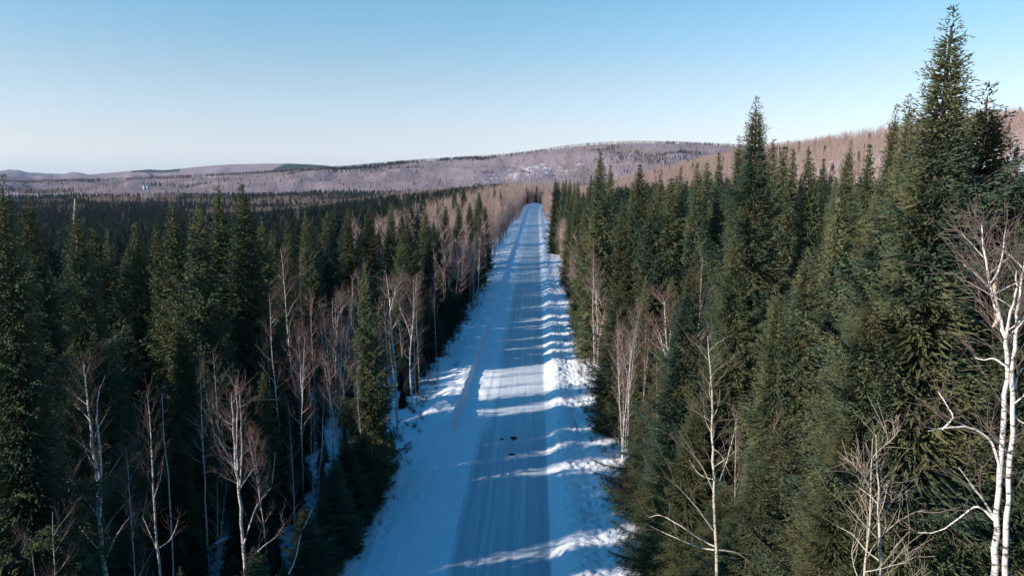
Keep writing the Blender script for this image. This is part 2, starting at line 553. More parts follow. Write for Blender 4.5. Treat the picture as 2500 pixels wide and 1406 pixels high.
def spruce(seed, H=20.0, Rm=2.6, power=0.7, levels=80, per=6, ds=0.17, du=0.13, sl=0.26, sw=0.10,
           irregular=0.22, lean=0.0, open_top=0.0, base_frac=0.06, clump=0.35, mat='needles', latmax=1.0, inner=0.42):
    rng = np.random.RandomState(seed)
    P = []; D = []; L = []
    wood = []
    bow = rng.randn(2) * 0.012 * H
    def axis(z):
        t_ = z / H
        return np.array([bow[0] * math.sin(t_ * 3.1), bow[1] * math.sin(t_ * 2.6), z])
    lobes = rng.rand(8) * 6.28
    k_lv = 0
    ts = np.linspace(0.003, 1.0, levels) ** 1.22
    for t_ in ts:
        z = H * (1 - t_ * (1 - base_frac))
        nb = per if t_ > 0.05 else 4
        a0 = rng.rand() * 6.28
        for q in range(nb):
            az = a0 + q * 6.283 / nb + rng.randn() * 0.25
            prof = Rm * (t_ ** power) * (1 - 0.35 * max(0, t_ - 0.82) / 0.18)
            lob = 1 + clump * min(1, 0.35 + t_ * 3) * (0.5 * math.sin(az * 2 + lobes[0] + t_ * 9) * math.sin(t_ * 23 + lobes[1]) + 0.5 * math.sin(az * 3 + lobes[2] - t_ * 15) * math.sin(t_ * 41 + lobes[3]))
            ln = prof * lob * max(0.45, 1 + rng.randn() * irregular) + 0.12 * min(1, 0.15 + t_ / 0.07)
            if open_top and t_ < 0.3 and rng.rand() < open_top: ln *= 0.4
            e0 = R(38) * (1 - t_) ** 2.2 + R(-14) * t_ + rng.randn() * 0.10
            droop = -0.10 - 0.12 * t_; up = 0.16 + 0.08 * rng.rand()
            S = np.arange(max(0.05, ln * (0.22 if t_ > 0.22 else 0.06)), ln, ds)
            if len(S) == 0: S = np.array([ln * 0.6])
            S = S + rng.rand(len(S)) * ds * 0.5
            hdir = np.array([math.cos(az), math.sin(az), 0.0]); side = np.array([-hdir[1], hdir[0], 0.0])
            u_ = S / ln
            zz = S * math.tan(e0) + ln * (droop * np.sin(u_ * np.pi) + up * u_ ** 2.5)
            pts = axis(z)[None] + hdir[None] * S[:, None] + side[None] * (np.sin(u_ * 2.5 + a0) * 0.06 * ln)[:, None]
            pts[:, 2] += zz
            tang = hdir * math.cos(e0) + np.array([0, 0, math.sin(e0) + up * 0.5])
            if ln > 0.25 and (ln > 0.8 or ds < 0.12): wood.append((np.array([axis(z), pts[len(pts) // 2], pts[-1]]), [0.008 + 0.014 * ln, 0.008 + 0.006 * ln, 0.006], 3))
            # lateral shoots either side, and hanging ones
            lat = np.minimum(0.62 * (ln - S) + 0.16 * min(1, 0.2 + t_ / 0.12), latmax) * (0.7 + 0.5 * rng.rand(len(S)))
            kmax = int(np.max(lat) / du) + 1
            U = np.arange(kmax) * du + 0.03
            for sg in (-1, 1, 0):
                if sg == 0:
                    # shoots on the branch itself, pointing outward and up or down
                    p = pts + rng.randn(len(S), 3) * 0.03
                    d_ = tang[None] + rng.randn(len(S), 3) * 0.45
                    for rep_ in range(3 if t_ < 0.3 else 1):
                        P.append(pts + rng.randn(len(S), 3) * 0.035); D.append(tang[None] + rng.randn(len(S), 3) * 0.5)
                        L.append(np.full(len(S), sl * 0.8) * (0.8 + 0.5 * rng.rand(len(S))))
                    P.append(p); D.append(d_); L.append(np.full(len(S), sl * (0.65 + 0.35 * min(1, t_ / 0.2))) * (0.8 + 0.5 * rng.rand(len(S))))
                    continue
                ang = 0.95 + rng.randn(len(S)) * 0.18
                ld = hdir[None] * np.cos(ang)[:, None] + sg * side[None] * np.sin(ang)[:, None]
                ld[:, 2] += rng.randn(len(S)) * 0.14 - 0.05
                mask = U[None, :] < lat[:, None]
                pp = pts[:, None, :] + ld[:, None, :] * U[None, :, None]
                pp = pp + np.array([0, 0, -0.42])[None, None] * (U[None, :, None] ** 2) * (0.6 + t_) + rng.randn(len(S), kmax, 3) * 0.03
                dd = ld[:, None, :] * 0.8 + tang[None, None, :] * 0.35 + rng.randn(len(S), kmax, 3) * 0.42
                pp = pp[mask]; dd = dd[mask]
                P.append(pp); D.append(dd); L.append(sl * (0.65 + 0.35 * min(1, t_ / 0.2)) * (0.75 + 0.5 * rng.rand(len(pp))))
    # dense inner twigs that close the crown round the stem
    ni = int(H * 90 * (0.42 / inner) ** 1.8)
    ti = rng.rand(ni) ** 0.8 * 0.97 + 0.03
    ai = rng.rand(ni) * 6.283
    pr_ = Rm * ti ** power
    ri = pr_ * 0.45 * rng.rand(ni) ** 0.5
    zi = H * (1 - ti * (1 - base_frac))
    ax_ = np.stack([bow[0] * np.sin(zi / H * 3.1), bow[1] * np.sin(zi / H * 2.6), zi], 1)
    inP = ax_ + np.stack([np.cos(ai) * ri, np.sin(ai) * ri, 0 * ri], 1)
    inD = np.stack([np.cos(ai), np.sin(ai), rng.randn(ni) * 0.35 + 0.25 - 0.5 * ti], 1)
    inL = 0.18 + pr_ * 0.42 * (0.6 + 0.6 * rng.rand(ni))
    # leader
    top = axis(H)
    nl = 9
    P.append(top[None] + np.array([[0, 0, -0.12 * i] for i in range(nl)]))
    D.append(np.array([[rng.randn() * 0.4 * (i > 0), rng.randn() * 0.4 * (i > 0), 1.0] for i in range(nl)]))
    L.append(np.full(nl, min(sl * 1.4, 0.5)))
    P = np.concatenate(P); D = np.concatenate(D); L = np.concatenate(L)
    if sl > 0.4:      # coarse far kinds still come to a point
        L = L * np.clip(0.30 + (H - P[:, 2]) / (0.22 * H), 0.30, 1.0)
    W = L * (sw / sl) * (0.85 + 0.3 * rng.rand(len(L)))
    V, Fc = spikes(P, D, L, W, rng)
    V2, F2 = spikes(inP, inD, inL, inL * inner, rng)
    Fc = np.concatenate([Fc, F2 + len(V)]); V = np.concatenate([V, V2])
    crown = mesh_np('spruce_crown', V, Fc, M[mat])
    zs = np.linspace(-0.6, H * 0.985, 14)
    trk = [(np.array([axis(max(z, 0)) * [1, 1, 0] + [0, 0, z] for z in zs]), 0.012 * H * (1 - np.clip(zs / H, 0, 1)) ** 0.85 + 0.012, 7)]
    print('spruce', seed, len(Fc))
    trunk = tubes_mesh('spruce_trunk', trk + wood[::(1 if ds < 0.12 else 2)], M['spruce_bark'])
    return crown, trunk, H


NEAR = [
    spruce(1, 20, 2.7, 1.0, 56, 5, ds=0.13, du=0.105, sl=0.22, sw=0.07, latmax=1.1),
    spruce(2, 20, 2.3, 1.1, 56, 5, ds=0.13, du=0.105, sl=0.22, sw=0.07, irregular=0.30, clump=0.5),
    spruce(3, 20, 3.0, 0.92, 50, 5, ds=0.14, du=0.11, sl=0.23, sw=0.075, irregular=0.28, clump=0.6, latmax=1.2),
    spruce(4, 20, 1.8, 0.9, 60, 5, ds=0.13, du=0.105, sl=0.22, sw=0.07, irregular=0.32, clump=0.4, latmax=0.7),
    spruce(5, 20, 2.7, 1.1, 50, 5, ds=0.14, du=0.105, sl=0.23, sw=0.075, irregular=0.36, clump=0.65, latmax=1.2),
]
FINE = [
    spruce(11, 20, 2.7, 1.0, 54, 5, ds=0.072, du=0.052, sl=0.13, sw=0.036, clump=0.5, inner=0.15, latmax=1.15),
    spruce(12, 20, 2.4, 1.08, 54, 5, ds=0.072, du=0.052, sl=0.13, sw=0.036, irregular=0.30, clump=0.5, inner=0.15, latmax=1.1),
    spruce(13, 20, 3.1, 0.92, 48, 5, ds=0.078, du=0.055, sl=0.14, sw=0.038, irregular=0.28, clump=0.6, inner=0.15, latmax=1.2),
    spruce(15, 20, 2.9, 1.02, 50, 5, ds=0.072, du=0.052, sl=0.13, sw=0.036, irregular=0.38, clump=0.7, inner=0.15, latmax=1.2),
]
FINE = [FINE[0], FINE[1], FINE[2], FINE[1], FINE[3]]
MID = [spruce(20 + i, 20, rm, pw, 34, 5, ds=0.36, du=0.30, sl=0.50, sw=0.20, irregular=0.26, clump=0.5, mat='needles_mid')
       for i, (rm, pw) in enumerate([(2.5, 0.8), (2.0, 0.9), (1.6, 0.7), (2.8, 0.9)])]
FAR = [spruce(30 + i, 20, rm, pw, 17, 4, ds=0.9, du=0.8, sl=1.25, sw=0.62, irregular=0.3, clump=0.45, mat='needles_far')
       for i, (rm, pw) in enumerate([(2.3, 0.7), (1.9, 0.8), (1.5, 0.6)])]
print('near tris', [len(c[0].polygons) for c in NEAR], 'mid', [len(c[0].polygons) for c in MID], 'far', [len(c[0].polygons) for c in FAR])


def stem(rng, p0, d0, length, n=11, wob=0.05):
    pts = [np.array(p0, float)]; d = np.array(d0, float) / np.linalg.norm(d0)
    for i in range(n - 1):
        d = d + rng.randn(3) * wob * [1, 1, 0.2]; d[2] += 0.05 * (1 - abs(d[2])); d /= np.linalg.norm(d)
        pts.append(pts[-1] + d * length / (n - 1))
    return np.array(pts)


def add_twigs(rng, lp, ln, subs, twigs, twig_r, fineT, g0=0.25):
    nn = len(lp) - 1
    for q in range(subs):
        g = g0 + (1 - g0) * (q + rng.rand()) / subs
        gi = min(int(g * nn), nn - 1); wv = g * nn - gi
        bp = lp[gi] * (1 - wv) + lp[gi + 1] * wv
        az2 = rng.rand() * 6.28
        dl = lp[gi + 1] - lp[gi]; dl = dl / max(np.linalg.norm(dl), 1e-6)
        d2 = dl + np.array([math.cos(az2), math.sin(az2), 0.25 + 0.4 * rng.rand()]) * 0.75
        l2 = min(ln * 0.38 * (1.15 - g), 1.3) + 0.25 + 0.25 * rng.rand()
        sp2 = stem(rng, bp, d2, l2, 4, 0.16)
        fineT.append((sp2, [twig_r * 1.7, twig_r * 1.4, twig_r * 1.1, twig_r * 0.8], 3))
        for h_ in range(twigs):
            g2 = 0.2 + 0.8 * rng.rand(); j = min(int(g2 * 3), 2); w2 = g2 * 3 - j
            tp = sp2[j] * (1 - w2) + sp2[j + 1] * w2
            dd = (sp2[-1] - sp2[0]); dd = dd / max(np.linalg.norm(dd), 1e-6)
            dd = dd + rng.randn(3) * 0.55; dd[2] += 0.15
            l3 = 0.22 + 0.38 * rng.rand()
            e1 = tp + dd * l3 * 0.5; e2 = e1 + (dd + rng.randn(3) * 0.35) * l3 * 0.5
            fineT.append((np.array([tp, e1, e2]), [twig_r, twig_r * 0.85, twig_r * 0.6], 3))


def add_limbs(rng, st, rd, nl, first, ln_max, subs, twigs, twig_r, big, fineT, sides=4, el0=30):
    n = len(st)
    for k in range(nl):
        f = first + (0.97 - first) * (k + rng.rand()) / nl
        fi = f * (n - 1); i = int(fi); w = fi - i
        p = st[i] * (1 - w) + st[min(i + 1, n - 1)] * w
        az = rng.rand() * 6.28
        el = R(el0 + 25 * rng.rand())
        d = np.array([math.cos(az) * math.cos(el), math.sin(az) * math.cos(el), math.sin(el)])
        ln = ln_max * (1.05 - f) ** 0.7 * (0.5 + 0.7 * rng.rand()) + 0.4
        lp = stem(rng, p, d, ln, 6, 0.14)
        lr = max(0.012, min(rd[i] * 0.45, 0.012 + ln * 0.012)) * (0.25 + 0.75 * np.linspace(1, 0, 6))
        big.append((lp, lr, sides))
        add_twigs(rng, lp, ln, subs, twigs, twig_r, fineT)


def birch(seed, H=14.0, r0=0.11, stems=1, fork=0.4, spread=0.5, limbs=22, subs=6, twigs=6, twig_r=0.0050,
          first=0.28, limb_len=0.26, lean=0.0, bark='birch_bark', twig='birch_twig', fine=True):
    rng = np.random.RandomState(seed)
    big = []; fineT = []
    trunks = []
    main = stem(rng, np.array([0, 0, -0.5]), np.array([lean, rng.randn() * 0.03, 1.0]), H + 0.5, 14, 0.035)
    rad = r0 * (0.07 + 0.93 * np.linspace(1, 0, 14) ** 0.9)
    big.append((main, rad, 7 if fine else 4)); trunks.append((main, rad))
    for s in range(stems - 1):
        i0 = max(1, int(14 * fork * (0.7 + 0.6 * rng.rand())))
        az = rng.rand() * 6.28
        st = stem(rng, main[i0], np.array([math.cos(az) * 0.24, math.sin(az) * 0.24, 1.0]), H * (1 - i0 / 13.0) * (0.85 + 0.15 * rng.rand()), 10, 0.05)
        rd = rad[i0] * 0.8 * (0.08 + 0.92 * np.linspace(1, 0, 10) ** 0.9)
        big.append((st, rd, 6 if fine else 4)); trunks.append((st, rd))
    for st, rd in trunks:
        add_limbs(rng, st, rd, int(limbs / (1 + 0.5 * (len(trunks) - 1))), first if st is main else 0.1, H * limb_len, subs, twigs, twig_r, big, fineT, 4 if fine else 3)
    return tubes_mesh('tree_crown', fineT, M[twig]), tubes_mesh('tree_trunk', big, M[bark]), H


BIRCH = [
    birch(101, 14, 0.12, 2, 0.35, limbs=18, subs=6, twigs=6),
    birch(102, 14, 0.09, 1, 0.4, limbs=20, subs=5, twigs=6, limb_len=0.20),
    birch(103, 14, 0.11, 3, 0.45, limbs=20, subs=5, twigs=6, twig='red_twig', limb_len=0.16),
    birch(104, 14, 0.085, 1, 0.4, limbs=16, subs=5, twigs=5, limb_len=0.17, first=0.45, lean=0.03),
    birch(105, 14, 0.10, 2, 0.5, limbs=22, subs=6, twigs=6, twig='red_twig', first=0.4, limb_len=0.20, lean=-0.03),
]
ASPEN = [
    birch(111, 14, 0.10, 1, 0.4, limbs=30, subs=4, twigs=4, twig_r=0.010, limb_len=0.30, first=0.18, bark='aspen_bark', twig='aspen_twig'),
    birch(112, 14, 0.10, 1, 0.4, limbs=24, subs=4, twigs=4, twig_r=0.010, limb_len=0.24, first=0.25, bark='aspen_bark', twig='aspen_twig'),
]
BMID = [birch(130 + i, 13, 0.085, st, 0.5, limbs=14, subs=3, twigs=3, twig_r=0.016, limb_len=0.18, first=0.35, fine=False, twig=tw)
        for i, (st, tw) in enumerate([(1, 'birch_twig'), (2, 'red_twig'), (1, 'aspen_twig')])]
print('birch tris', [len(b_[0].polygons) * 2 for b_ in BIRCH + ASPEN + BMID])


def stick_tree(seed, H=12.0, mat='stand_wood', n=9, tw=4, tr=0.035):
    """far bare tree: trunk, upswept limbs and a haze of twigs in a few dozen faces"""
    rng = np.random.RandomState(seed)
    it = [(np.array([[0, 0, -0.5], [rng.randn() * 0.2, rng.randn() * 0.2, H * 0.55], [rng.randn() * 0.4, rng.randn() * 0.4, H]]), [0.11, 0.07, 0.02], 3)]
    for k in range(n):
        f = 0.35 + 0.62 * (k + rng.rand()) / n
        az = rng.rand() * 6.28; ln = H * 0.26 * (1.1 - f) + 0.7
        p = np.array([0, 0, H * f]); d = np.array([math.cos(az) * 0.55, math.sin(az) * 0.55, 1.0])
        e = p + d * ln
        it.append((np.array([p, e]), [tr, tr * 0.4], 3))
        for q in range(tw):
            g = 0.2 + 0.8 * rng.rand(); b0 = p + d * ln * g
            dd = d + rng.randn(3) * 0.5
            it.append((np.array([b0, b0 + dd * (0.5 + 0.8 * rng.rand())]), [tr * 0.7, tr * 0.35], 3))
    return tubes_mesh('bare_tree', it, M[mat], False)


# ------------------------------------------------------------------ placing things
count = {}


def tree_thing(name, proto, x, y, h, wscale, rz, label, cat, group, z=None, tilt=0.0):
    crown, trunk, H0 = proto
    z = float(terrain_z(x, y)) if z is None else z
    e = bpy.data.objects.new(name, None); COL.objects.link(e)
    e.empty_display_size = 0.5
    e.location = (x, y, z - 0.1)
    s = (h + 0.1) / H0
    e.scale = (s * wscale, s * wscale, s)
    e.rotation_euler = (tilt * math.cos(rz * 3), tilt * math.sin(rz * 3), rz)
    tag(e, label, cat, group)
    o = bpy.data.objects.new('trunk', trunk); COL.objects.link(o); o.parent = e
    o = bpy.data.objects.new('crown', crown); COL.objects.link(o); o.parent = e
    return e


occupied = []      # (x, y, radius)


def hero(px, py, D, width, var, label, rz=None, kind='spruce', group=None, protos=None, tilt=0.0):
    p = at_dist(px, py, D)
    if D < 190:      # no foot inside the cleared strip
        lim = (7.9 if D < 60 else 7.2, -12.2) if kind == 'spruce' else (6.8, -11.2)
        p[0] = max(p[0], lim[0]) if p[0] > -2.5 else min(p[0], lim[1])
    z0 = float(terrain_z(p[0], p[1]))
    h = p[2] - z0
    rng = random.Random(int(px * 7 + py))
    rz = rng.random() * 6.28 if rz is None else rz
    if kind == 'spruce':
        pr = (protos or (FINE if D < 52 else NEAR))[var % 5]
        base_r = {0: 2.6, 1: 2.2, 2: 2.9, 3: 1.7, 4: 2.5}[var % 5] if protos is None else 2.3
        ws = 1.22 * width / (base_r * h / 20.0)
        tree_thing('spruce_tree', pr, p[0], p[1], h, ws, rz, label, 'spruce tree', group, tilt=tilt)
    else:
        pr = protos[var % len(protos)]
        tree_thing(kind, pr, p[0], p[1], h, width, rz, label, 'birch tree' if kind == 'birch_tree' else ('aspen tree' if kind == 'aspen_tree' else 'tree'), group, tilt=tilt)
    occupied.append((p[0], p[1], 1.8 if kind == 'spruce' else 0.8))
    return p, h


GR = 'spruces standing right of the road'
GL = 'spruces standing left of the road'
RIGHT = [
    (2330, 28, 26, 3.3, 4, 'tallest spruce of all, its ragged crown with upswept boughs towering into the sky'),
    (2428, 214, 29, 4.3, 2, 'broad dense spruce just right of the tallest one, its top clear above the ridge'),
    (2585, 300, 27, 2.8, 0, 'dark spruce cut by the right edge of the photo beside the big white birch'),
    (2490, 395, 32, 3.4, 0, 'full spruce at the right edge filling the space below the broad one'),
    (2228, 238, 37, 2.1, 1, 'slender spire topped spruce immediately left of the tallest spruce'),
    (2185, 262, 41, 2.1, 1, 'thin topped spruce second to the left of the tallest spruce'),
    (2150, 420, 30, 2.9, 2, 'wide olive spruce whose dense crown fills the space below the two thin spires'),
    (2275, 350, 33, 2.3, 0, 'dense spruce tucked below left of the tallest crown'),
    (2120, 700, 25, 2.7, 2, 'low bushy olive spruce at the foot of the tall right hand group'),
    (2270, 720, 27, 2.7, 0, 'bushy olive spruce in front of the tallest spruce near the big birch'),
    (2060, 1010, 24, 2.0, 2, 'small olive spruce beside the dark gap with its foot in the snow'),
    (1972, 612, 37, 2.1, 3, 'young spruce with a bare spiky leader standing in front of the dark gap'),
    (1846, 243, 43, 3.1, 4, 'tall pointed spruce alone against the sky halfway between road and tallest spruce'),
    (1802, 338, 47, 2.2, 1, 'spruce with narrow tip close left of the lone tall pointed one'),
    (1792, 560, 37, 2.6, 2, 'dense olive spruce in front of the lone tall pointed one'),
    (1690, 640, 38, 2.3, 0, 'olive spruce with soft rounded outline behind the bare pale aspen'),
    (1890, 700, 33, 2.0, 1, 'lower spruce between the dense olive ones and the young one with spiky leader'),
    (1888, 350, 58, 1.9, 1, 'spruce just right of the lone tall pointed one'),
    (1912, 364, 70, 1.9, 3, 'narrow spruce peeking up right of the lone tall pointed one'),
    (1937, 374, 62, 2.0, 1, 'spruce right of the lone tall one, middle of three close tops'),
    (1972, 369, 60, 2.4, 0, 'spruce with even cone shape above the young spiky one'),
    (2009, 393, 78, 1.4, 3, 'isolated thin spruce tip against the pink hillside'),
    (2040, 440, 66, 1.9, 1, 'spruce with modest top left of the dark steeple shaped one'),
    (2079, 349, 50, 2.5, 0, 'dark steeple shaped spruce standing clear against the birch hillside'),
    (2126, 360, 62, 1.5, 3, 'thin pencil like spruce just right of the dark steeple shaped one'),
    (1756, 382, 72, 2.1, 1, 'spruce left of the pair at the lone tall pointed one'),
    (1728, 402, 84, 2.0, 3, 'slim far spruce two tops left of the pair at the lone tall one'),
    (1700, 402, 70, 2.2, 0, 'regular cone spruce in the middle of the right hand canopy line'),
    (1662, 412, 80, 2.0, 1, 'spruce in the right hand canopy, third top from the steeple by the road'),
    (1640, 440, 66, 2.0, 3, 'dark spruce seen in the notch of the right hand canopy'),
    (1612, 432, 78, 2.0, 1, 'spruce with blunt top right of the shaggy olive one'),
    (1598, 470, 62, 2.4, 2, 'shaggy olive spruce above the bent white birch'),
    (1565, 407, 82, 2.1, 3, 'spruce with sharp dark top right of the steeple by the road'),
    (1545, 450, 72, 2.1, 0, 'spruce close right of the steeple by the road'),
    (1520, 500, 66, 1.9, 1, 'lower spruce filling in below the steeple by the road'),
    (1468, 374, 88, 2.8, 0, 'tall steeple spruce nearest the road on the right, standing above the line'),
    (1492, 408, 97, 1.6, 3, 'small spruce top at the right shoulder of the steeple by the road'),
    (1442, 432, 100, 2.0, 1, 'spruce at the left shoulder of the steeple by the road'),
    (1415, 462, 108, 2.3, 0, 'first full spruce right of the bare roadside aspens'),
    (1398, 500, 112, 1.7, 1, 'slim spruce on the inside edge of the right hand wood'),
    (1368, 478, 150, 2.2, 0, 'dark spruce rising from the pink aspens right of the road'),
    (1388, 485, 136, 1.6, 3, 'second dark spruce rising from the pink aspens right of the road'),
    (1357, 440, 215, 2.2, 3, 'first in the far row of spruces at the right side of the road end'),
    (1364, 442, 225, 2.0, 1, 'second in the far row of spruces at the right side of the road end'),
    (1375, 443, 215, 1.8, 3, 'third in the far row of spruces at the right side of the road end'),
    (1382, 441, 205, 2.4, 0, 'broadest in the far row of spruces at the right side of the road end'),
    (1392, 442, 200, 1.8, 3, 'fifth in the far row of spruces at the right side of the road end'),
    (1402, 446, 190, 2.0, 1, 'sixth in the far row of spruces at the right side of the road end'),
    (1409, 443, 180, 2.2, 0, 'last in the far row of spruces at the right side of the road end'),
    (1450, 690, 62, 2.2, 0, 'low spruce spreading over the snow bank beside the pink birch clump'),
    (1480, 930, 47, 2.4, 2, 'dark bushy spruce overhanging the right snow bank'),
    (1560, 1010, 37, 2.4, 2, 'dark spruce crowding the roadside below the slim birches'),
    (1650, 960, 35, 2.2, 0, 'shaded spruce behind the bare pale aspen trunk'),
    (1600, 1180, 30, 2.2, 2, 'low dark spruce hanging over the bottom right verge'),
    (1680, 1200, 27, 2.0, 0, 'low shaded spruce left of the pale aspen foot'),
    (1800, 1130, 27, 2.3, 1, 'low olive spruce between the pale aspen and the slim birches'),
    (1905, 1050, 30, 2.2, 0, 'olive spruce with loose boughs left of the dark gap'),
]
for (px_, py_, D_, w_, v_, lb_) in RIGHT:
    hero(px_, py_, D_, w_, v_, lb_, group=GR)
LEFT = [
    (4, 434, 30, 2.3, 1, 'dark spruce cut by the left edge of the photo, its tip above the valley'),
    (70, 472, 36, 2.3, 4, 'spruce with crooked bough at far left against the blue valley band'),
    (180, 508, 42, 2.4, 4, 'spruce with dead spike top third from the left edge'),
    (228, 560, 62, 1.8, 3, 'slim spruce right of the one with the dead spike top'),
    (262, 566, 66, 1.6, 1, 'lower slim spruce between the dead spike one and the mid left group'),
    (328, 552, 62, 2.0, 1, 'spruce with yellowish green top in the mid left forest'),
    (378, 548, 60, 2.0, 0, 'spruce with narrow clear top left of the pair of tall pointed spires'),
    (421, 503, 57, 2.2, 1, 'dark spruce first to rise left of the pair of tall spires'),
    (487, 497, 54, 2.4, 2, 'broad spruce directly left of the pair of tall spires'),
    (532, 462, 60, 2.3, 1, 'left one of the pair of tall spires above the left hand forest'),
    (586, 456, 58, 2.9, 0, 'right one of the pair of tall spires above the left hand forest'),
    (640, 535, 66, 2.3, 2, 'spruce sloping off right of the pair of tall spires'),
    (700, 545, 80, 2.0, 1, 'green spruce behind the bare birch tops in the left forest'),
    (745, 520, 92, 2.2, 0, 'spruce with bright side above the bare birch tops'),
    (800, 520, 98, 2.1, 3, 'spruce in the left forest right of the bare birch tops'),
    (850, 512, 104, 2.2, 1, 'spruce in the middle left forest with narrow crown'),
    (905, 505, 104, 2.4, 0, 'full crowned spruce above the twin pale birches'),
    (995, 530, 92, 2.6, 2, 'broad lit spruce above the reddish birch clump'),
    (955, 500, 112, 2.0, 1, 'spruce left behind the broad lit one'),
    (1040, 520, 112, 2.0, 3, 'narrow spruce right behind the broad lit one'),
    (1090, 505, 128, 2.2, 0, 'spruce nearest the aspen stand on the left side'),
    (1120, 500, 140, 2.0, 1, 'dark spruce inside the edge of the left aspen stand'),
    (1148, 498, 145, 1.8, 3, 'narrow dark spruce inside the left aspen stand'),
    (1180, 492, 150, 2.1, 1, 'dark spruce alone among the left pink aspens'),
    (1168, 470, 185, 2.4, 0, 'twin topped looking spruce over the left pink aspens'),
    (1192, 505, 175, 1.5, 3, 'rightmost of the near dark spruces in the left aspens'),
    (1222, 464, 300, 1.8, 1, 'small dark spruce separate above the left pink aspens'),
    (1208, 458, 340, 2.0, 0, 'left one of two far spruce tops above the aspens'),
    (1242, 457, 690, 2.8, 3, 'tiny pointed spruce on the skyline left of the road end'),
    (1268, 455, 740, 2.8, 1, 'pointed spruce on the tree line just left of the road end'),
    (1284, 456, 780, 2.6, 3, 'last thin spruce on the tree line before the road end'),
    (1130, 458, 240, 2.6, 0, 'highest dark spruce at the right of the left skyline'),
    (1108, 460, 235, 2.4, 1, 'dark spruce second from the right in the left skyline cluster'),
]
for (px_, py_, D_, w_, v_, lb_) in LEFT:
    hero(px_, py_, D_, w_, v_, lb_, group=GL)

GB = 'bare birches left of the road'
GBR = 'bare birches and aspens right of the road'
BL = [   # px, py(top), D, width, var, label
    (150, 1130, 29, 0.7, 1, 'small crooked birch at the very bottom left'),
    (95, 1270, 27, 0.7, 0, 'scrubby dark birch sapling in the bottom left corner'),
    (675, 712, 52, 0.75, 3, 'straight white birch trunk left of the bluish clearing'),
    (718, 600, 64, 0.75, 1, 'tall birch with forked whitish top in front of dark spruces'),
    (735, 612, 66, 0.6, 3, 'thin birch beside the tall one with forked whitish top'),
    (722, 800, 50, 0.7, 4, 'slender birch with rosy twigs in the dark left wood'),
    (818, 700, 55, 0.95, 2, 'birch with wide red twiggy crown beside the bluish clearing'),
    (798, 770, 53, 0.7, 4, 'slim red twigged birch left of the wide red crowned one'),
    (845, 790, 57, 0.6, 3, 'thin birch in the bluish clearing'),
    (873, 672, 62, 0.75, 3, 'pale birch with fan shaped top right of the bluish clearing'),
    (905, 810, 56, 0.6, 1, 'short birch between the clearing and the pale birch clump'),
    (942, 690, 66, 0.75, 1, 'pale birch at the left of the clump by the snowy pull-out'),
    (1000, 668, 70, 0.95, 2, 'reddish crowned birch at the top of the clump by the pull-out'),
    (1022, 700, 70, 0.7, 3, 'straight pale trunk right of the reddish crowned birch'),
    (1042, 715, 68, 0.75, 1, 'outermost pale birch of the clump by the pull-out'),
    (1062, 655, 88, 0.75, 3, 'single birch with bare side branches right of the clump'),
    (1103, 588, 112, 1.0, 0, 'pale birch with rounded bare crown before the dark spruces'),
    (1118, 590, 116, 0.8, 1, 'thinner birch beside the rounded bare crowned one'),
    (1160, 590, 128, 1.1, 2, 'pinkish bare birch overlooking the left road edge'),
    (1186, 562, 138, 1.1, 0, 'pale bare birch farther along the left road edge'),
    (750, 905, 47, 0.6, 3, 'thin trunk standing low in the dark between red twigged birches'),
    (700, 980, 44, 0.6, 1, 'small birch with fine dark twigs below the bluish clearing'),
    (880, 900, 50, 0.6, 3, 'thin leaning birch low beside the dark road edge'),
    (640, 1040, 38, 0.6, 4, 'small birch with long reaching branches near the bottom left middle'),
    (300, 1080, 30, 0.6, 1, 'dark twigged sapling between the two bottom left birches'),
]
for (px_, py_, D_, w_, v_, lb_) in BL:
    hero(px_, py_, D_, w_, v_, lb_, kind='birch_tree', group=GB, protos=BIRCH, tilt=0.02)
BRT = [
    (1465, 745, 56, 0.6, 4, 'reddish slender birch, tallest of the pink clump at the right bank'),
    (1478, 760, 55, 0.55, 3, 'second stem in the pink clump at the right bank'),
    (1500, 790, 54, 0.55, 2, 'rosy birch in the middle of the pink clump at the right bank'),
    (1440, 790, 58, 0.6, 4, 'outer birch of the pink clump, nearest the snow bank'),
    (1515, 810, 53, 0.45, 3, 'thin birch right edge of the pink clump at the right bank'),
    (1408, 590, 84, 0.7, 3, 'white birch leaning by the road beyond the pink clump'),
    (1398, 640, 80, 0.7, 4, 'brownish birch at the edge of the right bank beyond the pink clump'),
    (1378, 610, 104, 0.8, 1, 'bare birch leaning over the right bank halfway along'),
    (1352, 560, 150, 1.0, 2, 'pink birch on the right bank toward the road end'),
    (1362, 600, 126, 0.9, 4, 'slender pink birch on the right bank before the spruces'),
    (1345, 540, 180, 1.1, 1, 'pale birch on the right bank farther off'),
    (1690, 610, 46, 0.4, 3, 'dead thin stem in the dark notch between olive spruces'),
    (1605, 880, 38, 0.55, 1, 'slim pale birch left of the bare aspen'),
    (1815, 1000, 31, 0.5, 3, 'slim white birch right of the bare aspen with a curved stem'),
    (1887, 1020, 31, 0.4, 3, 'straight slim birch second to the right of the bare aspen'),
    (1910, 1120, 29, 0.4, 1, 'thin short birch third to the right of the bare aspen'),
    (1560, 1000, 42, 0.6, 1, 'fine twigged birch over the dark spruces of the right verge'),
]
for (px_, py_, D_, w_, v_, lb_) in BRT:
    hero(px_, py_, D_, w_, v_, lb_, kind='birch_tree', group=GBR, protos=BIRCH, tilt=0.03)
hero(2140, 1060, 22, 0.9, 1, 'bare pale aspen in front of the olive spruces at bottom right', kind='aspen_tree', group=GBR, protos=ASPEN)


